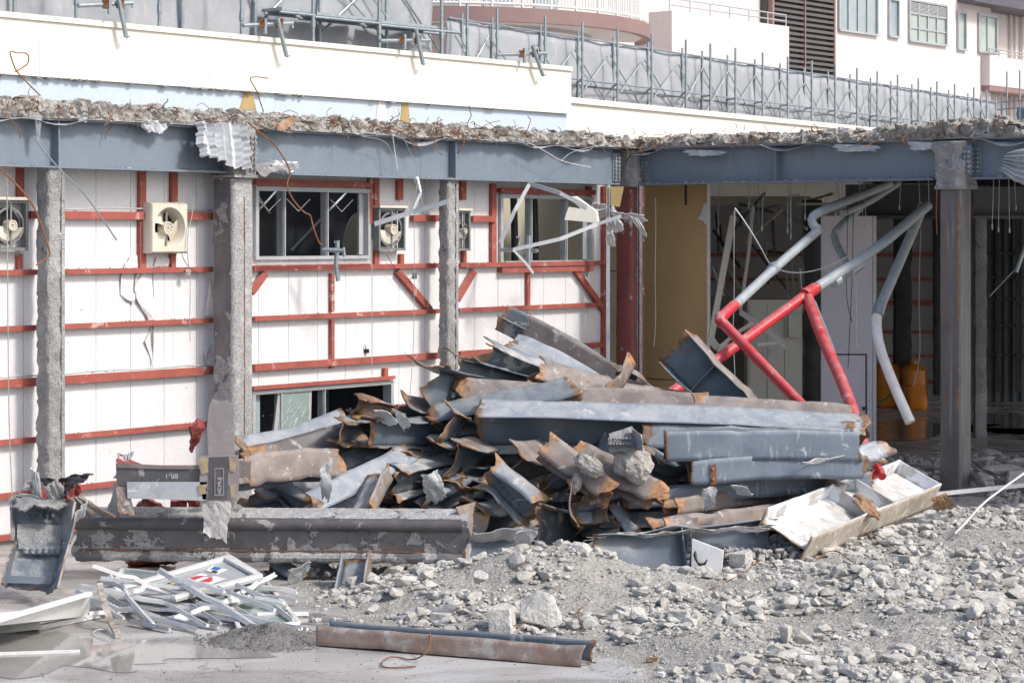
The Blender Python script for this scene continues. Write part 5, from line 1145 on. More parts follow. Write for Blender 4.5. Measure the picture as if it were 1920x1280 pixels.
# ------------------------------------------------------------------ steel sections of the pile
def section(label, p0, p1, roll=0., h=.4, b=.3, tf=.016, tw=.011, kind='H', m=paint, outer=None, t0=.06, t1=.06, sag=0., lat=0., tw_=0., cr=.03, seed=None, nl=34, up=None, name='steel_section', cat='steel beam', group=None,
            fcut=(0,0,0,0), curl=0., rl=.10, ribs=(), wob=.008, extra=None, base_wear=0., outer_side=1, bow=0.0):
    seed = seed if seed is not None else (hash(label) if False else sum(map(ord, label)) % 997)
    if m is paint: m = (paint, paint2, paint, paint3)[seed % 4]
    q = random.Random(seed); p0 = np.array(P(*p0) if len(p0) == 3 and not isinstance(p0, np.ndarray) else p0, float); p1 = np.array(P(*p1) if not isinstance(p1, np.ndarray) else p1, float)
    l = p1-p0; Ln = np.linalg.norm(l); l /= Ln
    if up is None:
        z = np.array([0,0,1.]); upv = z-l*(z @ l)
        if np.linalg.norm(upv) < .25: upv = np.array([0,1.,0])-l*l[1]
        upv /= np.linalg.norm(upv); cam_ = np.cross(upv, l)
        if cam_[1] > 0 or (abs(cam_[1]) < .3 and cam_[0] > 0 and False): cam_ = -cam_
        cr_, sr_ = math.cos(R(roll)), math.sin(R(roll)); S_ = upv*cr_+cam_*sr_
    else: S_ = np.array(up, float); S_ = S_-l*(S_ @ l); S_ /= np.linalg.norm(S_)
    Nn = np.cross(l, S_)
    if Nn[1] > .05 or (abs(Nn[1]) <= .05 and Nn[2] < 0): Nn = -Nn          # n axis faces the camera
    ph = [q.uniform(0, 6.28) for _ in range(12)]
    if up is None:
        if tw_ == 0: tw_ = q.uniform(-11, 11) if Ln < 1.6 else q.uniform(-2.5, 2.5)
        if sag == 0: sag = q.uniform(-.05, .05) if Ln < 1.6 else q.uniform(-.015, .015)
        if lat == 0: lat = q.uniform(-.04, .04)
    dents = [(q.uniform(.12, .88)*Ln, q.uniform(.05, .13), q.choice((-1, 1))*q.uniform(.012, .04)*(1 if up is None else .3), q.uniform(-.2, .2)) for _ in range(3)]
    def ends(u, wv, k, c0, c1):    # torn end lines as a function of width coordinate
        j0 = t0*(math.sin(ph[k])*.3+.5*np.sin(wv*2.2+ph[k])+.2*np.sin(wv*6+ph[k+1])+.13*np.sin(wv*15+ph[k+2])+.08*np.sin(wv*37+ph[k]))+c0
        j1 = t1*(.7*np.sin(wv*2.4+ph[k+1])+.2*np.sin(wv*7+ph[k+2])+.10*np.sin(wv*17+ph[k]))+c1
        return j0+u*(Ln-j0-j1)
    uu_ = lambda n: n
    def warp(x, s_, n_):
        t = x/Ln; pt_ = np.stack([x, s_*1.5, n_*1.5], 1); e0 = np.exp(-np.maximum(0, x)/.16) if t0 > .001 else 0*x; e1 = np.exp(-np.maximum(0, Ln-x)/.16) if t1 > .001 else 0*x; e = np.maximum(e0, e1)
        a = R(tw_)*t; s2 = s_*np.cos(a)-n_*np.sin(a); n2 = s_*np.sin(a)+n_*np.cos(a)
        s2 = s2+sag*4*t*(1-t)+wob*sn(pt_, seed, 1.6)+cr*.7*e*sn(pt_, seed+1, 5)
        n2 = n2+lat*4*t*(1-t)+wob*1.6*sn(pt_, seed+3, 1.9)+cr*e*sn(pt_, seed+4, 6)
        for dx, dw, da, ds in dents:
            g_ = da*np.exp(-((x-dx)/dw)**2); n2 = n2+g_*np.exp(-((s_-ds)/.14)**2); s2 = s2+g_*.7*np.sign(s_+1e-6)*np.exp(-((np.abs(n_)-.12)/.06)**2)
        return s2, n2
    def wear(x, kk): 
        w0 = np.exp(-np.maximum(0,x)/rl)*(.95 if t0 > .001 else .0); w1 = np.exp(-np.maximum(0,Ln-x)/rl)*(.95 if t1 > .001 else 0); return np.maximum(w0, w1)+base_wear
    def to(x, s_, n_): return p0[None]+x[:,None]*l[None]+s_[:,None]*S_[None]+n_[:,None]*Nn[None]
    xd = lambda u: (u-.5)
    th = Thing(name, label, cat, group); mats_ = [m, outer or m]
    dens_u = lambda u: np.where(u < .5, .5*(2*u)**1.5, 1-.5*(2-2*u)**1.5)
    def plate_(k, c0, c1, fs_, wdt, thk, flip=False):
        s = MB(); st = {}
        def Q(u, v):
            x = ends(dens_u(u), v*wdt*6, k, c0, c1); a, b_ = fs_(v, x); a, b_ = warp(x, a, b_); st['x'] = x; return to(x, a, b_)
        s.plate(Q, nl, max(4, int(wdt/.045)), thk, None, 0, 1, wear=lambda u, v, p: wear(st['x'], k)); return s
    flng = {'H': (-.5, .5), 'C': (0, 1), 'T': (-.5, .5), 'L': (0, 1)}.get(kind)
    if kind != 'P':
        s = plate_(0, 0, 0, lambda v, x: ((v-.5)*h, 0*v), h, tw); s.m = [0]*len(s.m); th.part('web', s, mats_, smooth=2)
        cl = lambda x: curl*np.exp(-np.maximum(0,x)/.13)
        s = plate_(3, fcut[0], fcut[1], lambda v, x: (h/2+tf/2+cl(x)*((v-.5)**2*2+.3), (flng[0]+(flng[1]-flng[0])*v)*b), b, tf)
        # outer face = +S side
        s.m = face_side(s, S_, 1); th.part('flange', s, mats_, smooth=2)
        if kind in 'HC':
            s = plate_(6, fcut[2], fcut[3], lambda v, x: (-h/2-tf/2-cl(x)*((v-.5)**2*2+.3), (flng[0]+(flng[1]-flng[0])*v)*b), b, tf)
            s.m = face_side(s, -S_, 1); th.part('flange', s, mats_, smooth=2)
        for rx in ribs:
            s = MB(); x = np.array([rx*Ln]*4); sg = np.array([-h/2, h/2, h/2, -h/2]); ng = np.array([0.006, .006, b/2*.97, b/2*.97]); a, b_ = warp(x, sg, ng); qd = to(x, a, b_)
            s.prism(list(qd), l*.012); th.part('stiffener', s, m)
    else:
        s = plate_(0, 0, 0, lambda v, x: ((v-.5)*h, 0*v+bow*((v-.5)**2)*4), h, tw); s.m = face_side(s, Nn, 1); th.part('plate', s, mats_, smooth=2)
    if extra:
        for nm, fn, mm in extra:
            s = MB(); fn(s, lambda x, a, b_: to(*(lambda X, AB: (X, AB[0], AB[1]))(np.array([x]), warp(np.array([x]), np.array([a]), np.array([b_]))))[0], Ln); th.part(nm, s, mm)
    return th.done()
def face_side(s, d, val):
    V_ = np.array(s.v); out = []
    for f in s.f:
        a, b, c = V_[f[0]], V_[f[1]], V_[f[2]]; n_ = np.cross(b-a, c-a); out.append(1 if n_ @ d > 1e-12 and np.linalg.norm(n_) > 0 and (n_ @ d)/np.linalg.norm(n_) > .5 else 0)
    return out
def boltrows(x0, x1, nx_, a0, a1, na, bb, r=.014, hgt_=.02):
    def fn(s, at, Ln):
        for i in range(nx_):
            for j in range(na):
                x = x0+(x1-x0)*i/max(1,nx_-1); a = a0+(a1-a0)*j/max(1,na-1); p = at(x, a, bb); q = at(x, a, bb+hgt_); s.tube([p, q], r, 6)
    return fn
S = section
# --- top of the heap
S('long brown-faced steel section sticking up to the left from the top of the heap', (935,592,25.4), (1245,772,24.4), 78, .16, .34, outer=mill, t0=.05, t1=.02, fcut=(.42,0,0,0), base_wear=.0, cr=.01)
S('pale bent steel section leaning under the long raised one', (955,655,24.9), (1120,742,24.5), 35, .28, .3, m=paintL, t0=.05, cr=.02, sag=.04)
S('dark hollow-ended steel section at the peak with a rusty torn lip', (905,672,24.2), (1135,748,24.6), 12, .36, .34, t0=.16, cr=.06, curl=.05, tw_=12)
S('grey twisted steel section lying across the top right of the heap', (1000,708,23.9), (1290,775,24.3), 48, .30, .34, t0=.1, cr=.05, lat=.05, outer=mill)
S('short bright rusty plate standing askew on the top right', (1140,735,23.3), (1183,674,23.7), 0, .17, .1, kind='P', tw=.014, m=mill, outer=mill, t0=.03, t1=.09, base_wear=.15)
S('dark steel sliver with a bolt hole beside the corner column', (1150,695,24.1), (1200,712,24.2), 30, .12, .1, kind='L', t0=.05)
S('wide black-mouthed steel section pointing at the camera, upper left of the heap', (800,735,22.9), (985,770,25.2), 5, .50, .42, t0=.2, cr=.08, curl=.09, tw_=-14)
S('second black-mouthed steel section above the wide one', (858,702,23.5), (1050,752,25.0), 10, .34, .36, t0=.13, cr=.05, curl=.04)
S('tilted open steel trough leaning in front of the tan board', (1266,650,24.2), (1398,785,23.9), 0, .44, .22, t0=.07, cr=.015, m=paint, outer=mill, tw_=4, ribs=(.42,))
# --- big horizontal ones
S('long brown-topped steel section behind the great pale-topped one', (868,752,23.4), (1318,782,23.2), 52, .36, .34, outer=mill, t0=.12, cr=.04, curl=.02)
S('brown-topped steel section at the right end behind the great one', (1296,784,23.0), (1596,802,23.0), 58, .32, .36, outer=mill, t0=.05, t1=.03)
S('great pale-topped steel section lying across the middle of the heap', (892,800,22.7), (1622,828,22.6), 26, .42, .34, m=paint, outer=paintL, t0=.05, t1=.06, sag=.03, tw_=4, ribs=(.5,), cr=.025)
S('pale flat-faced steel section with white scratches under the great one', (1246,836,22.0), (1610,836,22.0), 90, .24, .30, m=paint, outer=paintL, t0=.006, t1=.03, cr=.006, wob=.004, rl=.03)
S('rounded steel section just behind the scratched pale one', (1208,828,22.5), (1595,822,22.5), 62, .26, .26, m=paint, outer=paintL, t0=.06)
S('lower pale steel section with a small rusty splice near its left end', (1292,885,21.95), (1620,874,22.0), 86, .22, .25, m=paint, outer=paintL, t0=.02, t1=.05, cr=.01, rl=.05,
  extra=[('splice_plate', lambda s, at, Ln: s.hexa([at(x, a, b_) for a in (.128, .14) for x, b_ in ((.2,-.07),(.26,-.07),(.26,.13),(.2,.13))]), rustm), ('bolts', lambda s, at, Ln: [s.tube([at(.23,.14,b_), at(.23,.16,b_)], .014, 6) for b_ in (-.03,.07)], galv)])
S('long thin pale steel section sloping up to the right below the scratched ones', (1172,936,21.9), (1630,899,22.6), 88, .12, .19, m=paint, outer=paintL, t0=.01, t1=.02, cr=.008, rl=.04)
S('long rusty brown section lying against the thin pale one', (1256,950,21.7), (1640,905,23.6), 76, .14, .17, m=mill, outer=mill, t0=.04, t1=.04, base_wear=.12, cr=.02)
S('second rusty brown section with a torn narrowed left end', (1232,986,21.3), (1478,958,22.2), 70, .14, .18, m=mill, outer=mill, t0=.10, base_wear=.12, cr=.04)
S('dark steel section under the two rusty brown ones', (1110,990,22.0), (1440,972,22.9), 40, .24, .2, t0=.05)
S('dark steel section deep in the gap right of the heap centre', (1180,955,22.4), (1480,948,23.2), 15, .24, .2, t0=.05)
# --- bottom row
S('broad blue-grey web with a torn white flange standing in the rubble', (1122,1052,20.7), (1450,1020,21.1), -14, .46, .24, outer=whitest, t0=.04, cr=.03, ribs=(.47,), rl=.05)
S('broad dark blue web standing behind the end of the lying column', (835,1046,21.5), (1010,1046,21.6), -14, .50, .22, t0=.02)
S('bolted end plate standing at the right of the broad blue web', (1298,1000,20.85), (1296,1082,20.75), 0, .14, .12, kind='P', t0=.01, t1=.01, extra=[('bolts', boltrows(.05,.36,6,-.035,.035,2,.012), paint)])
S('small blue steel piece showing between the crumpled sheet and the rubble', (955,1052,21.2), (1085,1045,21.2), 40, .16, .12, m=paintL, t0=.03)
S('dark wide-mouthed steel section low in the centre with a rusty left lip', (1005,985,21.5), (1160,1010,23.0), 8, .36, .34, t0=.13, cr=.06, curl=.05)
S('short blue section with rusty lip lying low left of the wide-mouthed one', (880,975,21.8), (1010,945,22.8), 30, .30, .26, t0=.1, cr=.06, m=paint)
# --- centre cluster
S('dark bolted plate sloping down to the right in the centre of the heap', (915,888,21.7), (1000,958,21.6), 30, .30, .2, t0=.09, cr=.04, extra=[('bolts', boltrows(.12,.5,6,-.06,.06,2,.012,.016), paint)])
S('rusty-lipped section end facing left in the centre row, first from the left', (735,878,22.3), (875,855,24.0), 20, .30, .30, t0=.12, cr=.06, curl=.05, outer=mill)
S('rusty-lipped section end in the centre row, broad and grey-topped', (850,868,22.0), (960,850,23.8), 24, .34, .34, t0=.12, cr=.06, curl=.05, outer=mill)
S('rusty torn section end with an orange underside in the middle of the heap', (955,880,21.9), (1080,850,23.6), 38, .36, .36, t0=.15, cr=.07, curl=.05, m=paint, outer=mill, base_wear=.1)
S('section end with a curled rusty lip just under the great pale-topped one', (838,800,22.4), (905,810,24.0), 30, .30, .30, t0=.14, cr=.06, curl=.06)
S('brown section sloping down to the right beside the concrete-caked stub', (1020,838,21.7), (1140,925,21.5), 62, .24, .26, m=mill, outer=mill, t0=.05, t1=.07, base_wear=.05, cr=.03)
S('second brown section sloping to the right ending in an orange torn lip', (1080,850,21.9), (1235,935,21.6), 58, .22, .26, m=mill, outer=mill, t0=.04, t1=.11, base_wear=.1, cr=.04)
S('pale blue section running from under the concrete-caked stub', (1085,945,21.7), (1180,930,22.2), 35, .26, .26, m=paintL, t0=.08, cr=.05)
S('small grey torn gusset hanging below the brown sections', (1065,895,21.5), (1078,980,21.5), 0, .2, .12, kind='P', m=mill, t0=.05, t1=.09, cr=.05)
S('dark section in the middle row behind the bolted plate', (860,905,22.6), (1020,915,23.8), 5, .34, .3, t0=.1)
S('blue section end left of the centre with a rusty bottom edge', (735,905,21.9), (860,880,23.0), 15, .26, .26, t0=.12, cr=.05, curl=.03)
S('grey section lying under the torn silver sheet', (800,935,21.9), (905,905,23.4), 35, .24, .26, t0=.08, cr=.05, m=paint)
S('dark section behind the torn silver sheet', (760,925,22.3), (1000,955,23.4), 10, .32, .26, t0=.05)
S('torn blue section end right of the concrete-caked stub', (1205,870,22.1), (1290,885,23.0), 40, .26, .24, t0=.12, cr=.06, m=paintL)
S('dark blue flared section at the right tip of the heap', (1560,885,22.1), (1640,850,22.9), 20, .20, .22, t0=.05, t1=.1, cr=.04)
S('flared pale sheet-like flange at the right tip of the heap', (1590,870,22.3), (1655,845,22.6), 60, .16, .2, m=paintL, t0=.04, t1=.09, cr=.04)
# --- left cluster
S('pale-topped steel section running left towards the main column', (445,852,22.6), (650,798,23.4), 46, .22, .30, m=paint, outer=paintL, t0=.04, cr=.02)
S('brown section with orange stripes below the pale-topped left one', (470,868,22.3), (680,812,22.9), 68, .22, .30, m=mill, outer=millD, t0=.04, base_wear=.3)
S('mill-brown curved flange section leaving the cruciform joint to the right', (448,888,20.9), (628,872,21.8), 72, .22, .30, m=paint, outer=mill, t0=.01, t1=.06, sag=-.03, cr=.03)
S('dark blue section with a rusted square left end, left part of the heap', (694,812,22.2), (860,812,23.4), 4, .27, .26, t0=.02, cr=.02, rl=.12)
S('rusty crumpled section end left of the dark blue square one', (636,812,22.2), (705,798,23.2), 15, .22, .24, t0=.12, cr=.07, base_wear=.35)
S('orange rusted torn flange standing up at the left shoulder', (664,762,22.5), (728,782,22.9), 20, .22, .2, t0=.1, cr=.06, base_wear=.55)
S('brown-flanged blue section lying behind the orange torn flange', (742,768,22.9), (845,805,23.6), 45, .26, .24, outer=mill, t0=.12, cr=.05, curl=.05)
S('low dark section under the square-ended one', (660,845,22.6), (860,838,23.4), 20, .18, .24, t0=.06)
S('pale blue section sloping up to the right at the left of the heap', (575,958,21.2), (765,862,22.4), 40, .22, .26, m=paintL, outer=paintL, t0=.05, cr=.02)
S('parallel blue section behind the pale sloping one', (545,935,21.9), (720,845,22.9), 35, .2, .22, m=paint, t0=.05)
S('upright mill-brown flange piece standing behind the lying column', (672,958,21.0), (710,888,21.6), 0, .26, .16, kind='T', up=(.9,-.3,.3), m=paint, outer=mill, t0=.02)
S('small grey plates jumbled behind the lying column at its left', (470,935,21.5), (560,900,22.2), 40, .2, .2, m=paintL, t0=.08, cr=.06)
S('curved blue scrap behind the lying column left of the sloping section', (500,905,21.6), (575,950,21.6), 30, .18, .16, t0=.08, cr=.07)
S('silver and brown stub standing below the lying column', (668,1048,20.4), (655,1138,19.6), 0, .24, .22, m=paint, outer=mill, t0=.01, t1=.03, cr=.02, up=(1,-.25,0))
S('bent blue scrap beam below the lying column, left of the stub', (505,1050,20.9), (560,1100,20.6), 25, .2, .16, t0=.08, cr=.06)
S('dark flat bar sloping down under the lying column', (590,1045,21.2), (640,1095,20.8), 40, .14, .14, t0=.05)
S('brown and blue scrap under the right end of the lying column', (845,1040,21.1), (815,1085,20.9), 0, .12, .12, m=mill, t0=.05, base_wear=.1)
r8 = random.Random(77)
for k in range(16):
    x = r8.uniform(560, 1170); y = r8.uniform(max(835, 1010-abs(x-900)*.2-120), 990); d = 21.9+(985-y)/160; ln = r8.uniform(.28,.6); an = r8.uniform(-1.1,1.1); ca = r8.uniform(-.8,.8)
    c = P(x, y, d); v = np.array([math.cos(ca)*math.cos(an), math.sin(ca)*math.cos(an), math.sin(an)*.8])*ln/2
    S('short torn steel offcut wedged in the front of the heap behind the lying column', c-v, c+v, r8.uniform(10,80), r8.uniform(.14,.26), r8.uniform(.12,.2), kind=r8.choice('HHTLP'), m=r8.choice((paint2,paint3,paintL,mill)), outer=r8.choice((mill,paintL,paint3)), t0=.08, t1=.08, cr=.06, seed=800+k, nl=18, group='short torn offcuts in the front of the heap')
# --- generated filler deep inside the heap
r5 = random.Random(21)
prof = lambda x: np.interp(x, [480,640,760,870,930,1060,1250,1420,1640], [900,830,775,735,700,725,785,815,850])
for k in range(46):
    x = r5.uniform(560, 1560); d = r5.uniform(22.9, 24.6); yt = prof(x)+40; yb = HY+F*H0/d-14
    y = r5.uniform(yt, yb); ln = r5.uniform(.7, 1.9); an = r5.gauss(0, .18); dz = math.sin(an)*ln; ca = r5.gauss(0, .5)
    c = P(x, y, d); v = np.array([math.cos(ca)*math.cos(an), math.sin(ca)*math.cos(an)*.6, math.sin(an)])*ln/2; p0, p1 = c-v, c+v
    xx = 960+F*p1[0]/p1[1]
    if xx > 1600 or 960+F*p0[0]/p0[1] < 520: continue
    if min(p0[2], p1[2]) < .12: sh = .12-min(p0[2], p1[2]); p0[2] += sh; p1[2] += sh
    S('shaded steel offcut buried deep inside the heap', p0, p1, r5.uniform(0,80), r5.uniform(.2,.36), r5.uniform(.18,.3), m=r5.choice((paint,paint,paint,millD)), t0=.08, t1=.08, cr=.04, seed=500+k, nl=14, group='shaded offcuts inside the heap')
# --- white trough at the right
p0 = np.array(P(1468,1004,20.8)); p1 = np.array(P(1716,906,23.4))
S('white dusty open trough beam with cross ribs lying at the right end of the heap', p0, p1, 0, .50, .30, m=whitest, outer=M('dirty_cream_steel', (.46,.42,.365), (.33,.28,.225), 5, .8, 0, .4, 60, spots=((.58,.55,.5), .55, 7.0), fine=.5), t0=.015, t1=.0, cr=.01, up=(.65,-.6,-.46), ribs=(.995,.62,.46), rl=.04, wob=.006, tf=.02)
s = sheet([P(1592,932,22.0), P(1618,925,22.1), P(1655,962,21.7), P(1630,968,21.6)], 14, 8, .02, .05, 0, 2, 3, .1); single('torn_metal_lump', s, cutm, 'crumpled brown torn metal lump stuck on the middle rib of the white trough', 'metal scrap')
# --- rusty foreground channel
S('rusty foreground channel lying on its back in front of the rubble', np.array(G(604,1211.5))+np.array([0,.12,.012]), np.array(G(1106,1252))+np.array([0,.12,.012]), 0, .22, .15, m=paint, outer=M('rusty_channel_outer', (.30,.19,.14), (.42,.35,.30), 5, .75, .1, .5, 70, spots=((.5,.46,.42), .56, 5.0), streak=((.24,.13,.09), .6, (1.5,1.5,7)), fine=.5), t0=.0, t1=.05, cr=.02, up=(0,-1,0), kind='C', rl=.05, tf=.014)
# --- the lying column
def rtube(name_parts, p0, p1, wv, hv, upv, rad_n=40, nz=60, seed=1): pass
c0, c1 = P(150,1012,20.9), P(880,1000,20.7); c0[2] = .42; c1[2] = .42
t = Thing('lying_column', 'long dark box column with grey coating remains lying in front of the heap', 'column')
ax = (c1-c0); Ln = np.linalg.norm(ax); ax /= Ln; upv = np.array([0,-.17,.985]); upv -= ax*(upv @ ax); upv /= np.linalg.norm(upv); sdv_ = np.cross(ax, upv)
def lying(s, push, patch, nz=150, nk=56, amp=0., seed=3, fs_=8):
    vs = []; wr = []
    for i in range(nz+1):
        x = Ln*i/nz
        for k in range(nk):
            an = 2*math.pi*(k+.5)/nk; c_, s_ = math.cos(an), math.sin(an); q = (abs(c_)**5+abs(s_)**5)**(-1/5.); p = c0+ax*x+sdv_*c_*q*.21+upv*s_*q*.22
            e = push+(fr(p, seed, fs_)*amp if amp else 0)
            if patch: wr.append(patch(c_, s_, x/Ln))
            jx = (0 if 0 < i < nz else (.02*math.sin(an*5+1)+.02*math.sin(an*3)))
            vs.append(p+sdv_*c_*e+upv*s_*e+ax*jx)
    fs = [(i*nk+k, i*nk+(k+1)%nk, (i+1)*nk+(k+1)%nk, (i+1)*nk+k) for i in range(nz) for k in range(nk)]; s.add(vs, fs, 0, wr or None); return s
s = MB(); lying(s, .0, lambda c_, s_, x: (.20 if s_ > .75 else 0)+(.3 if s_ < -.6 else 0)+(-.12 if -.3 < s_ < .5 else .02)+(-.18 if .2 < x < .42 and s_ > .5 else 0), amp=.006); s.add([np.array(v)-ax*.02 for v in s.v[-56:]], [tuple(range(56))]); t.part('shaft', s, coatsteel, smooth=True)
s = MB(); s.bar(c0+ax*.05-sdv_*.0+sdv_*.222*(1 if sdv_[1] < 0 else -1)-upv*.10, c1-ax*.4+sdv_*.222*(1 if sdv_[1] < 0 else -1)-upv*.10, .012, .008); t.part('weld_strip', s, rustm)
fdir = sdv_*(1 if sdv_[1] < 0 else -1)
s = MB(); qq = [c0+ax*(Ln*(i+.2)/60)+fdir*(.212+.006*fr((i,1,0),2,.7))-upv*(.165+.006*fr((i,2,0),3,.6)) for i in range(60)]; s.tube(qq, [.052+.006*math.sin(i*1.7)+.005*math.sin(i*.63) for i in range(60)], 10); t.part('lower_edge', s, coatsteel, smooth=True)
s = MB(); qq = [c0+ax*(Ln*(i+.2)/60)+fdir*.195+upv*.15 for i in range(60)]; s.tube(qq, .062, 12); t.part('upper_edge', s, millD, smooth=True)
s = sheet([P(855,950,20.6), P(892,940,20.8), P(878,1038,20.6), P(868,1030,20.5)], 10, 8, .014, .02, 0, 2, 3, .1); t.part('torn_end', s, mill)
t.done()
# --- cruciform joint standing before it
lmill = M('pale_purple_mill_steel', (.25,.22,.225), (.33,.30,.29), 4, .6, .05, .3, 50, spots=[((.38,.26,.13), .62, 5.0), ((.46,.44,.42), .6, 7.0)], streak=((.36,.33,.31), .6, (9,9,.7)))
t = Thing('beam_column_joint', 'cross-shaped cut beam joint with yellow marks standing above the lying column', 'steel joint')
dJ = 20.4
def pj(poly, d, th, m, nm, par=None, dz=0):
    s = MB(); s.prism([P(x, y, d+dz*(i % 2)) for i, (x, y) in enumerate(poly)], (0, th, 0)); return t.part(nm, s, m, par)
colp = pj(((391,860),(388,800),(392,762),(398,748),(412,752),(425,750),(438,762),(440,860)), dJ, .02, lmill, 'upper_flange', dz=.0)
s = MB(); a_ = P(415,858,dJ+.02); b_ = P(415,758,dJ+.02); s.wbox(a_[0]-.006, a_[0]+.006, dJ+.05, dJ+.3, a_[2], b_[2]); t.part('upper_web', s, paint)
pj(((376,855),(446,853),(448,900),(444,938),(380,936),(374,900)), dJ-.03, .03, lmill, 'joint_plate')
pj(((393,857),(428,856),(427,936),(391,936)), dJ-.038, .008, millD, 'centre_plate')
for q in (((374,859),(384,857),(391,861),(389,874),(391,885),(378,889),(373,876)),((430,858),(441,860),(444,866),(440,884),(431,882)),((431,908),(443,906),(440,919),(441,932),(433,934)),((371,909),(389,907),(385,918),(388,925),(374,927))): pj(q, dJ-.042, .006, M('yellow_primer_patch', (.44,.36,.22), (.34,.24,.13), 9, .8, 0, .3, 40, spots=((.28,.23,.2), .55, 9.0)) if 'yellow_primer_patch' not in MATS else MATS['yellow_primer_patch'], 'primer_patch')
s = sheet([P(380,936,dJ-.02), P(434,934,dJ-.02), P(424,1016,dJ-.10), P(382,1000,dJ-.08)], 14, 12, .016, .02, 0, 2, 5, .05); t.part('lower_flange', s, M('chalky_grey_steel', (.42,.40,.38), (.33,.31,.30), 5, .8, 0, .6, 50, spots=[((.5,.49,.47), .55, 5.0), ((.3,.22,.15), .64, 6.0)]))
pj(((217,868),(300,872),(378,872),(378,906),(300,906),(219,910)), dJ, .02, millD, 'arm_flange')
s = MB(); s.bar(P(218,889,dJ+.17), P(378,888,dJ+.17), .30, .012, up=(0,1,.1)); t.part('arm_web', s, paint)
pj(((217,868),(300,872),(378,872),(378,879),(300,879),(218,876)), dJ-.012, .012, mill, 'arm_edge')
pj(((238,903),(388,903),(387,938),(239,934)), dJ-.03, .006, gsheet, 'grey_cover_sheet')
s = sheet([P(217,905,dJ), P(240,905,dJ), P(252,966,dJ-.05), P(222,960,dJ-.05)], 10, 6, .014, .02, 0, 2, 6, .05); t.part('leg_plate', s, mill)
s = sheet([P(214,905,dJ+.1), P(220,905,dJ), P(222,968,dJ), P(204,955,dJ+.2)], 10, 6, .014, .015, 0, 2, 7, .04); t.part('leg_plate', s, paint)
s = sheet([P(222,850,dJ+.25), P(260,868,dJ+.2), P(300,874,dJ+.1), P(219,874,dJ+.05)], 12, 6, .012, .03, 0, 2, 8, .08); t.part('torn_top_flange', s, redoxD)
s = sheet([P(233,852,dJ), P(252,845,dJ), P(247,858,dJ), P(236,866,dJ)], 8, 6, .004, .03, .01, 3, 9, .05); t.part('silver_scrap', s, gsheet)
pj(((446,862),(470,866),(470,905),(446,908)), dJ, .02, mill, 'right_stub')
def text(t, txt, p, size, m, rot=0, flipx=1, par=None, nm='marking'):
    cu = bpy.data.curves.new('tmp', 'FONT'); cu.body = txt; cu.size = size; cu.extrude = .0006; o = bpy.data.objects.new('tmp', cu); COL.objects.link(o)
    bpy.context.view_layer.update(); me = o.evaluated_get(bpy.context.evaluated_depsgraph_get()).to_mesh(); s = MB(); c_, s_ = math.cos(rot), math.sin(rot)
    s.add([(p[0]+(v.co.x*c_-v.co.y*s_)*flipx, p[1]-v.co.z, p[2]+v.co.x*s_+v.co.y*c_) for v in me.vertices], [tuple(f.vertices) for f in me.polygons]); bpy.data.objects.remove(o); bpy.data.curves.remove(cu)
    return t.part(nm, s, m, par)
text(t, '8R-1', P(334,888,dJ-.006), .065, ink, math.pi, 1)
text(t, 'HCMUJ', P(415,926,dJ-.046), .05, ink, math.pi/2, 1)
s = MB()
for a_, b_ in (((403,928),(403,878)),((419,928),(419,878)),((403,928),(419,928)),((403,878),(419,878))): s.bar(P(a_[0],a_[1],dJ-.046), P(b_[0],b_[1],dJ-.046), .004, .002)
t.part('marking', s, ink); t.done()
# --- bolted stub at the far left
s = sheet([P(36,925,20.1), P(118,932,20.0), P(122,952,19.7), P(30,955,19.7)], 20, 10, .016, .02, 0, 2, 14, .12); single('torn_cap_plate', s, paint2, 'curved torn blue plate with bolts capping the far left stub', 'metal scrap')
t = Thing('bolted_stub', 'grey-blue bolted beam stub standing on its torn end at the far left', 'steel joint')
s = sheet([P(28,925,20.2), P(122,930,20.2), P(118,1005,19.8), P(32,1005,19.8)], 16, 12, .02, .03, 0, 2, 3, .03); t.part('joint_web', s, paint)
s = sheet([P(32,985,19.85), P(118,985,19.85), P(112,1030,19.6), P(34,1030,19.6)], 12, 10, .03, .02, 0, 2, 4, .02); t.part('coating', s, coat)
s = sheet([P(34,1015,19.7), P(120,1015,19.7), P(90,1108,19.25), P(10,1100,19.25)], 18, 14, .014, .016, 0, 2, 5, .02); t.part('web', s, paint)
s = sheet([P(122,925,20.2), P(140,940,19.75), P(132,1015,19.4), P(116,1010,19.75)], 12, 6, .02, .012, 0, 2, 6, .04); t.part('flange', s, coat)
s = sheet([P(122,1010,19.75), P(142,960,19.5), P(112,1100,18.95), P(88,1112,19.2)], 16, 8, .018, .022, 0, 2, 7, .02); t.part('flange', s, paint)
s = sheet([P(26,925,20.2), P(20,935,20.0), P(22,1010,19.7), P(32,1010,19.8)], 10, 6, .02, .01, 0, 2, 8, .04); t.part('flange', s, coat)
s = sheet([P(34,1012,19.75), P(26,1020,19.45), P(2,1092,19.0), P(12,1100,19.25)], 12, 6, .018, .008, 0, 2, 9, .02); t.part('flange', s, paint)
s = MB(); s.prism([P(8,1078,19.25), P(100,1082,19.25), P(97,1094,19.22), P(6,1092,19.22)], (0,.02,0)); t.part('stiffener', s, paint)
s = MB(); s.prism([P(44,1022,19.58), P(116,1024,19.58), P(112,1040,19.5), P(42,1038,19.5)], (0,.012,0)); k = t.part('splice_plate', s, galv)
for (ys, xs2, dd) in (((1028,1034), (50,62,74,86,98,108), 19.52), ((945,955,967), (50,63,76,88,100), 20.0)):
    s = MB()
    for yy in ys:
        for xx in xs2: s.tube([P(xx+(yy-ys[0])*-.1, yy, dd+.02), P(xx, yy-1, dd-.03)], .018, 8)
    t.part('bolts', s, paint if ys[0] < 1000 else coat, k if ys[0] > 1000 else None)
t.done()
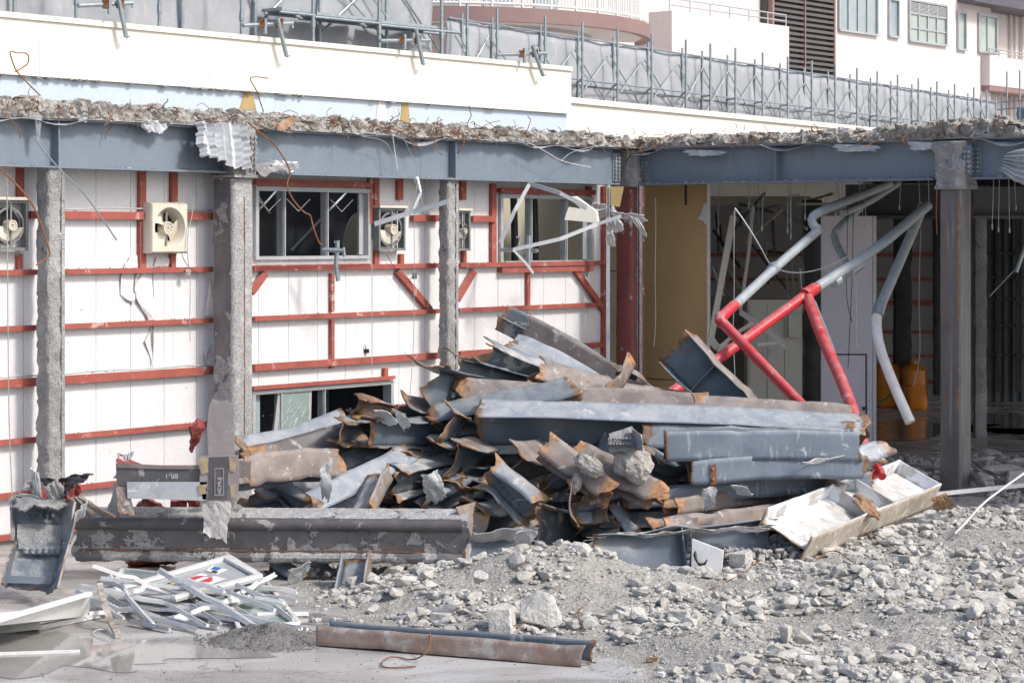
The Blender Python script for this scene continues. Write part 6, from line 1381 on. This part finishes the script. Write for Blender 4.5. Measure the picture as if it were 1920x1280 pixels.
s = sheet([P(60,895,20.2), P(135,890,20.0), P(178,884,19.9), P(120,925,19.9)], 22, 12, .012, .05, .01, 4, 3, .1); single('torn_sheet', s, dark, 'black torn sheet lying on top of the far left stub', 'metal scrap')
s = sheet([P(70,915,20.1), P(150,905,20.1), P(152,935,20.0), P(74,945,20.0)], 14, 8, .02, .04, 0, 4, 5, .06); single('red_bracket', s, redoxD, 'crumpled red bracket under the black sheet at the far left', 'metal scrap')
s = sheet([P(118,905,20.0), P(140,900,20.1), P(142,958,19.9), P(130,955,19.9)], 8, 10, .016, .03, 0, 4, 6, .06); single('red_bracket', s, redoxD, 'upright red plate right of the far left stub', 'metal scrap')
for i, (q, m, lb) in enumerate(((((58,878),(72,885),(78,930),(62,925)), gsheet, 'thin silver sliver standing on the far left stub'), (((132,935),(150,930),(212,965),(140,972)), mill, 'brown torn plate right of the far left stub'), (((135,965),(160,935),(162,965),(135,990)), gsheet, 'bent silver strip leaning on the far left stub'),
        (((42,915),(70,888),(76,905),(70,925)), coat, 'grey concrete-crusted flake on the far left stub'),(((85,915),(105,895),(128,925),(100,950)), coat, 'grey torn flange flake in the middle of the far left stub'))):
    single('metal_flake', sheet([P(x, y, 19.85+.06*k) for k, (x, y) in enumerate(q)], 10, 8, .012, .03, .008, 3, 30+i, .06), m, lb, 'metal scrap')
for i, (q, lb) in enumerate(((((358,800),(374,785),(382,800),(360,850)), 'red bent bracket standing left of the cruciform joint'), (((272,930),(300,940),(318,962),(250,958)), 'flat red plate lying behind the joint arm'), (((320,935),(350,936),(352,970),(318,972)), 'red box bracket under the joint arm'), (((352,936),(372,936),(372,968),(354,972)), 'small red bracket right of the red box bracket'), (((240,1046),(330,1044),(330,1056),(238,1060)), 'red rail end under the lying column'))):
    s = sheet([P(x, y, 21.3+.12*k) for k, (x, y) in enumerate(q)], 10, 8, .03, .03, 0, 3, 50+i, .05); single('red_bracket', s, redoxD, lb, 'metal scrap')
# --- concrete-caked stub with bolt teeth
t = Thing('coated_stub', 'splice stub with rows of bolts caked in concrete, right of the heap centre', 'steel joint')
s = sheet([P(1140,815,21.5), P(1185,800,21.6), P(1202,838,21.4), P(1142,850,21.4)], 12, 10, .02, .015, 0, 2, 4, .06); t.part('web', s, coat)
s = sheet([P(1183,800,21.5), P(1200,815,21.1), P(1205,845,21.1), P(1190,842,21.5)], 8, 6, .016, .015, 0, 2, 5, .04); t.part('flange', s, paintL)
s = MB()
for yy in (823, 833):
    for xx in range(1144, 1182, 6): s.tube([P(xx, yy, 21.42), P(xx+1, yy-2, 21.34)], .014, 6)
t.part('bolts', s, coat)
def blob(cx, cy, d, rx, ry, rz, seed, rot=0):
    s = MB(); bm = bmesh.new(); bmesh.ops.create_icosphere(bm, subdivisions=4, radius=1); c = P(cx, cy, d); vs = []; c_, s_ = math.cos(rot), math.sin(rot)
    for v in bm.verts: n_ = 1+mn.fractal(v.co*1.6+Vector((seed,0,0)), 1, 2, 4)*.25; x, z = v.co.x*rx*n_, v.co.z*rz*n_; vs.append((c[0]+x*c_-z*s_, c[1]+v.co.y*ry*n_, c[2]+x*s_+z*c_))
    bm.verts.index_update(); s.add(vs, [tuple(v.index for v in f.verts) for f in bm.faces]); bm.free(); return s
t.part('concrete_cake', blob(1185, 868, 21.5, .22, .12, .17, 3, -.7), slabm); t.done()
for i, q in enumerate(((1105,872,21.4,.15,.08,.09,-.5,'lump of concrete sticking to the sloping brown section'),(1080,905,21.5,.06,.06,.1,-.2,'small concrete lump on the torn grey gusset'))): single('concrete_lump', blob(q[0],q[1],q[2],q[3],q[4],q[5],i+7,q[6]), slabm, q[7], 'concrete lump')
# --- crumpled sheets in the heap
CR = [(((1121,1004),(1440,984),(1446,994),(1128,1016)), 20.75, whitest, 'torn white flange strip curling along the top of the broad blue-grey web'),(((598,880),(625,858),(618,935),(602,932)), 20.9, gsheet, 'narrow crumpled white sheet hanging over the lying column'),(((735,768),(760,775),(772,800),(758,812)), 22.1, gsheet, 'twisted silver wrap on the dark square-ended section'),(((790,892),(822,880),(838,935),(800,945)), 21.5, gsheet, 'torn silver sheet hanging left of the heap centre'),
      (((880,1002),(990,988),(1000,1010),(890,1016)), 21.1, gsheet, 'long crumpled white sheet at the foot of the heap'),(((965,1000),(1010,995),(985,1035),(962,1025)), 20.9, gsheet, 'folded white sheet end at the foot of the heap'),(((1035,1030),(1120,1018),(1115,1038),(1030,1045)), 21.0, gsheet, 'pale ribbed sheet on the small blue piece'),
      (((1510,868),(1600,845),(1612,858),(1525,878)), 21.8, whitep, 'thin white sheet curling over the right end of the heap'),(((700,770),(735,775),(745,795),(705,790)), 22.0, gsheet, 'silver foil-like scrap on the rusty left shoulder'),(((540,1068),(580,1050),(585,1065),(548,1110)), 20.2, gsheet, 'bent silver scrap below the lying column'),
      (((1568,812),(1600,800),(1608,832),(1590,838)), 21.9, gsheet, 'crumpled sheet end at the right of the scratched pale section'),(((1318,918),(1345,915),(1340,945),(1322,958)), 21.2, gsheet, 'silver patch wrapped on the rusty brown section'),(((1372,912),(1400,910),(1410,925),(1385,928)), 21.2, gsheet, 'small curled silver flap on the rusty brown section'),
      (((1640,985),(1770,960),(1782,985),(1650,1000)), 23.6, gsheet, 'pale blue sheet lying behind the white trough'),(((1745,935),(1775,925),(1795,950),(1755,960)), 22.5, cutm, 'rusty torn flange at the foot of the box column')]
for i, (q, d, m, lb) in enumerate(CR): single('crumpled_sheet', sheet([P(x, y, d+.08*k) for k, (x, y) in enumerate(q)], 20, 10, .004, .03, .0, 4, 70+i, .10), m, lb, 'metal sheet')
t = Thing('marked_panel', 'white upright panel with a black curved mark between rubble and blue web', 'panel')
s = MB(); s.prism([P(1298,1010,20.5), P(1356,1032,20.4), P(1352,1075,20.35), P(1296,1068,20.45)], (.01,.03,0)); t.part('panel', s, whitep)
s = MB(); s.tube([P(1304,1032,20.44), P(1303,1042,20.43), P(1308,1054,20.41), P(1315,1060,20.40), P(1322,1056,20.39), P(1326,1048,20.38)], [.006,.02,.012,.022,.010,.004], 6, smooth=1); t.part('black_mark', s, black); t.done()
s = MB(); s.tube([P(1790,1000,21.6),P(1815,975,21.8),P(1840,945,22.2),P(1890,908,22.8),P(1930,880,23)], .012, 6, smooth=2); single('cable', s, wirew, 'pale cable running past the foot of the box column', 'cable', smooth=True)
s = MB(); s.bar(P(1735,928,26.2), P(1930,908,26.4), .05, .03); single('white_strip', s, whitep, 'white strip lying behind the box column', 'strip')
# --- aluminium frames heap, lower left
t_=None
def gp(x, y, z): return G(x, y, z)
r6 = random.Random(31)
AL = [((150,1118),(560,1182),.02,.05,.03,'lowest long bar'),((175,1062),(330,1118),.42,.12,.03,'bar'),((300,1070),(480,1178),.30,.03,.04,'bar'),((190,1085),(480,1125),.28,.10,.03,'bar'),((150,1100),(390,1150),.22,.03,.035,'bar'),((205,1080),(285,1170),.25,.03,.03,'bar'),
      ((330,1100),(530,1140),.18,.06,.04,'bar'),((240,1120),(500,1165),.10,.03,.04,'bar'),((150,1128),(300,1160),.1,.03,.035,'bar'),((400,1090),(555,1112),.12,.05,.04,'bar'),((420,1130),(515,1078),.12,.14,.035,'bar'),((360,1150),(470,1120),.1,.1,.035,'bar'),((230,1140),(440,1160),.03,.03,.03,'bar'),
      ((145,1108),(230,1160),.2,.05,.03,'bar'),((320,1090),(420,1110),.25,.2,.04,'bar'),((250,1110),(290,1100),.2,.2,.03,'bar'),((440,1110),(555,1128),.06,.04,.035,'bar')]
words = ['long','short','straight','slightly bowed','curved','dented','narrow','broad','dusty','bright','dull','stained','twisted','notched','flat','ridged','thin']
spots_ = ['at the front of the heap, ending rightmost','at the back left under the joint','arching over the whole frame heap to the lower right','crossing the middle of the frame heap','running from the left end to the centre','dropping steeply at the left centre','right of the stickers','in front of the door panel','low at the left end','beside the door panel corner','pointing up to the right at the right end','propped at the right behind the glass','flat on the floor at the front','just right of the white trough','lying on the stickers side','tiny one at the left','at the far right of the frame heap']
for i, (a_, b_, z0, z1, w_, _) in enumerate(AL):
    p0, p1 = G(a_[0],a_[1],z0), G(b_[0],b_[1],z1); s = MB(); mid = [(p0*(1-q)+p1*q)+np.array([r6.uniform(-.008,.008), 0, math.sin(q*math.pi)*r6.choice((.0,.0,.015,.03))]) for q in np.linspace(0,1,7)]
    for u0, u1 in zip(mid, mid[1:]):
        s.bar(u0, u1, w_*.35, w_*1.5); s.bar(u0+np.array([0,-w_*.7,w_*.3]), u1+np.array([0,-w_*.7,w_*.3]), w_*.9, .005); s.bar(u0+np.array([0,w_*.7,w_*.3]), u1+np.array([0,w_*.7,w_*.3]), w_*.9, .005)
    single('window_bar', s, (whitep, alu, whitep, alu, whitep)[i % 5], words[i]+' aluminium bar '+spots_[i], 'aluminium bar')
for k in range(20):
    x = r6.uniform(160, 520); y = r6.uniform(1090, 1165); z = r6.uniform(.02,.2)*(1.2-(y-1090)/90); l = r6.uniform(40,150); an = r6.gauss(.35,.3); p0, p1 = G(x,y,max(.01,z)), G(x+l*math.cos(an), min(1180,y+l*math.sin(an)*.8), max(.02, z*r6.uniform(.1,.8)))
    s = MB(); s.bar(p0, p1, .02, .04); s.bar(p0+[0,-.02,.01], p1+[0,-.02,.01], .03, .004); single('window_bar', s, r6.choice((alu,whitep,whitep,gsheet)), 'offcut of aluminium window frame jumbled in the frame heap at the lower left', 'aluminium bar', 'aluminium offcuts in the frame heap')
t = Thing('door_panel', 'grey metal door panel with frame and torn stickers lying on the frame heap', 'door')
Dq = [G(215,1118,.20), G(440,1052,.42), G(492,1090,.22), G(300,1150,.08)]
Dq = [P(210,1112,19.3), P(432,1048,20.3), P(494,1086,19.6), P(330,1128,18.6)]
n_ = np.cross(Dq[1]-Dq[0], Dq[3]-Dq[0]); n_ /= np.linalg.norm(n_); n_ = n_*(1 if n_[2] > 0 else -1)
dq = lambda u, v: (Dq[0]*(1-u)*(1-v)+Dq[1]*u*(1-v)+Dq[2]*u*v+Dq[3]*(1-u)*v)
def dpoly(uv, off, th): 
    s = MB(); s.prism([dq(u, v)+n_*off for u, v in uv], n_*th); return s
t.part('leaf', dpoly(((0,0),(1,0),(1,1),(0,1)), 0, .02), alud)
for uv in (((0,0),(1,0),(1,.07),(0,.07)), ((.93,.0705),(1,.0705),(1,1),(.93,1)), ((0,.93),(.929,.93),(.929,1),(0,1))): t.part('frame', dpoly(uv, .021, .03), alu)
hz_ = dpoly(((.30,.30),(.36,.28),(.44,.62),(.38,.64)), .0215, .003); k = t.part('hazard_sticker', hz_, yellow)
for q in (0, .3, .6): t.part('black_stripe', dpoly(((.30+.08*q,.33+.34*q),(.36+.08*q,.29+.34*q),(.365+.08*q,.33+.34*q),(.305+.08*q,.38+.34*q)), .025, .002), black, k)
ps = [( .54+.085*math.cos(a_), .52+.17*math.sin(a_)) for a_ in np.linspace(0, 2*math.pi, 20)[:-1]]; t.part('white_sticker', dpoly(((.43,.38),(.64,.28),(.70,.72),(.47,.80)), .0212, .003), foam)
k = t.part('red_round_sticker', dpoly(ps, .0245, .003), redst); t.part('white_bar', dpoly(((.47,.50),(.60,.46),(.61,.54),(.48,.58)), .028, .002), foam, k)
k = t.part('blue_sticker', dpoly(((.70,.24),(.80,.14),(.84,.42),(.72,.46)), .0212, .003), foam); t.part('blue_square', dpoly(((.745,.235),(.80,.19),(.82,.32),(.765,.36)), .0245, .002), blue, k); t.part('black_print', dpoly(((.71,.33),(.745,.31),(.755,.42),(.72,.44)), .0245, .002), black, k)
t.done()
for i, (q, lb) in enumerate(((((432,1140),(500,1095),(560,1170),(450,1185)),'triangular framed glass pane at the right end of the frame heap'),(((360,1120),(420,1108),(440,1140),(380,1150)),'broken green glass pane in the middle of the frame heap'),(((230,1070),(300,1078),(290,1100),(215,1095)),'small glass pane at the back of the frame heap'))):
    pts_ = [G(x, y, .10 if k < 2 and i else .03) for k, (x, y) in enumerate(q)]; t = Thing('glass_pane', lb, 'glass pane'); s = MB(); s.prism(pts_, (0,0,.008)); t.part('glass', s, glassm)
    for a_, b_ in zip(pts_, pts_[1:]+pts_[:1]): s = MB(); s.bar(a_+[0,0,.015], b_+[0,0,.015], .03, .035); t.part('frame', s, alu)
    t.done()
s = MB(); q = [G(187,1095,.30), G(195,1130,.22), G(208,1165,.08), G(222,1192,.02)]
for a_, b_ in zip(q, q[1:]): s.bar(a_, b_, .05, .03, up=(1,0,0))
single('wooden_lath', s, M('stained_white_lath', (.6,.55,.48), (.2,.17,.14), 9, .8, 0, .2, 40), 'stained white lath standing askew in front of the frame heap', 'lath')
s = blob(338, 1163, G(338,1163)[1], .14, .08, .055, 3); s.v = [(x, y, max(.0, z)) for x, y, z in s.v]; single('foam_block', s, foam, 'white rounded foam lump on the floor in front of the frame heap', 'foam block')
for k, (x, y, r_) in enumerate(((592,1162,.05),(560,1150,.04),(528,1192,.03),(625,1160,.03))): chunk(G(x,y,.02), r_, 300+k, stoneb, 'small pale chunk on the wet floor, %s' % ('largest, left of the rubble edge','just right of the frame heap','flat white one by the grit heap','nearest the rubble edge')[k], None, (1.2,.8,.7))
t = Thing('white_trough', 'white metal casing trough lying at the lower left corner', 'casing')
A_, B_, C_, D_ = G(-40,1165,.16), G(172,1108,.20), G(168,1150,.02), G(-40,1182,.02)
s = MB(); s.prism([G(-60,1178,.32), G(168,1112,.26), G(163,1155,.03), G(-60,1182,.015)], (.01,.02,0)); t.part('rear_side', s, whitep)
s = MB(); s.prism([G(-60,1155,.10), G(62,1142,.14), G(80,1178,.03), G(10,1186,.01), G(-60,1188,.01)], (0,.015,0)); t.part('front_side', s, whitep)
s = MB(); s.bar(G(-60,1178,.33), G(168,1112,.27), .03, .05); t.part('rim', s, whitep)
s = MB(); s.bar(G(70,1176,.02), G(185,1152,.03), .04, .05); t.part('bottom_rail', s, alu)
t.done()
s = MB(); s.bar(G(-40,1226,.012), G(150,1220,.012), .02, .035); single('white_strip', s, whitep, 'thin white strip lying on the wet floor at the lower left', 'strip')
s = MB(); s.tube([G(150,1150,.05), G(185,1175,.02), G(210,1182,.01), G(180,1178,.03), G(172,1190,.01), G(205,1200,.01)], .004, 5, smooth=2); single('wire', s, wirew, 'thin pale wire curling on the wet floor by the lath', 'wire')
s = MB(); s.tube([P(806,1185,17.0),P(808,1210,16.7),P(795,1228,16.6),G(770,1238,.01),G(745,1230,.01),G(722,1232,.03),G(712,1248,.01),G(735,1252,.01),G(780,1248,.01)], .006, 5, smooth=2); single('bent_rebar', s, rustm, 'thin rusty wire trailing from the foreground channel onto the floor', 'rebar')
for k, pts_ in enumerate((((1010,1075),(1020,1058),(1040,1062)),((1330,1110),(1420,1080),(1400,1040)),((1095,1190),(1080,1165),(1100,1140)),((880,1165),(980,1120),(1090,1092)),((1520,1065),(1560,1040),(1600,1060)),((1700,1050),(1640,1010),(1600,1012)),((1420,1060),(1405,1020),(1395,985)),((920,1160),(940,1190),(990,1178)))):
    q = [onground(x, y)+np.array([0,0,.03+.05*(j==1)]) for j, (x, y) in enumerate(pts_)]; s = MB(); s.tube(q, .006, 5, smooth=2); single('bent_rebar', s, rustm if k != 3 else galv, ['rusty wire loop on the heap crest','rusty bar arching beside the upright panel','rusty wire right of the largest chunk','long thin grey rod lying on the heap face','rusty wire hooked under the white trough','rusty wire right of the white trough middle','rusty bar standing by the brick-shaped chunk','rusty wire around the pale blocky chunk'][k], 'rebar', smooth=True)
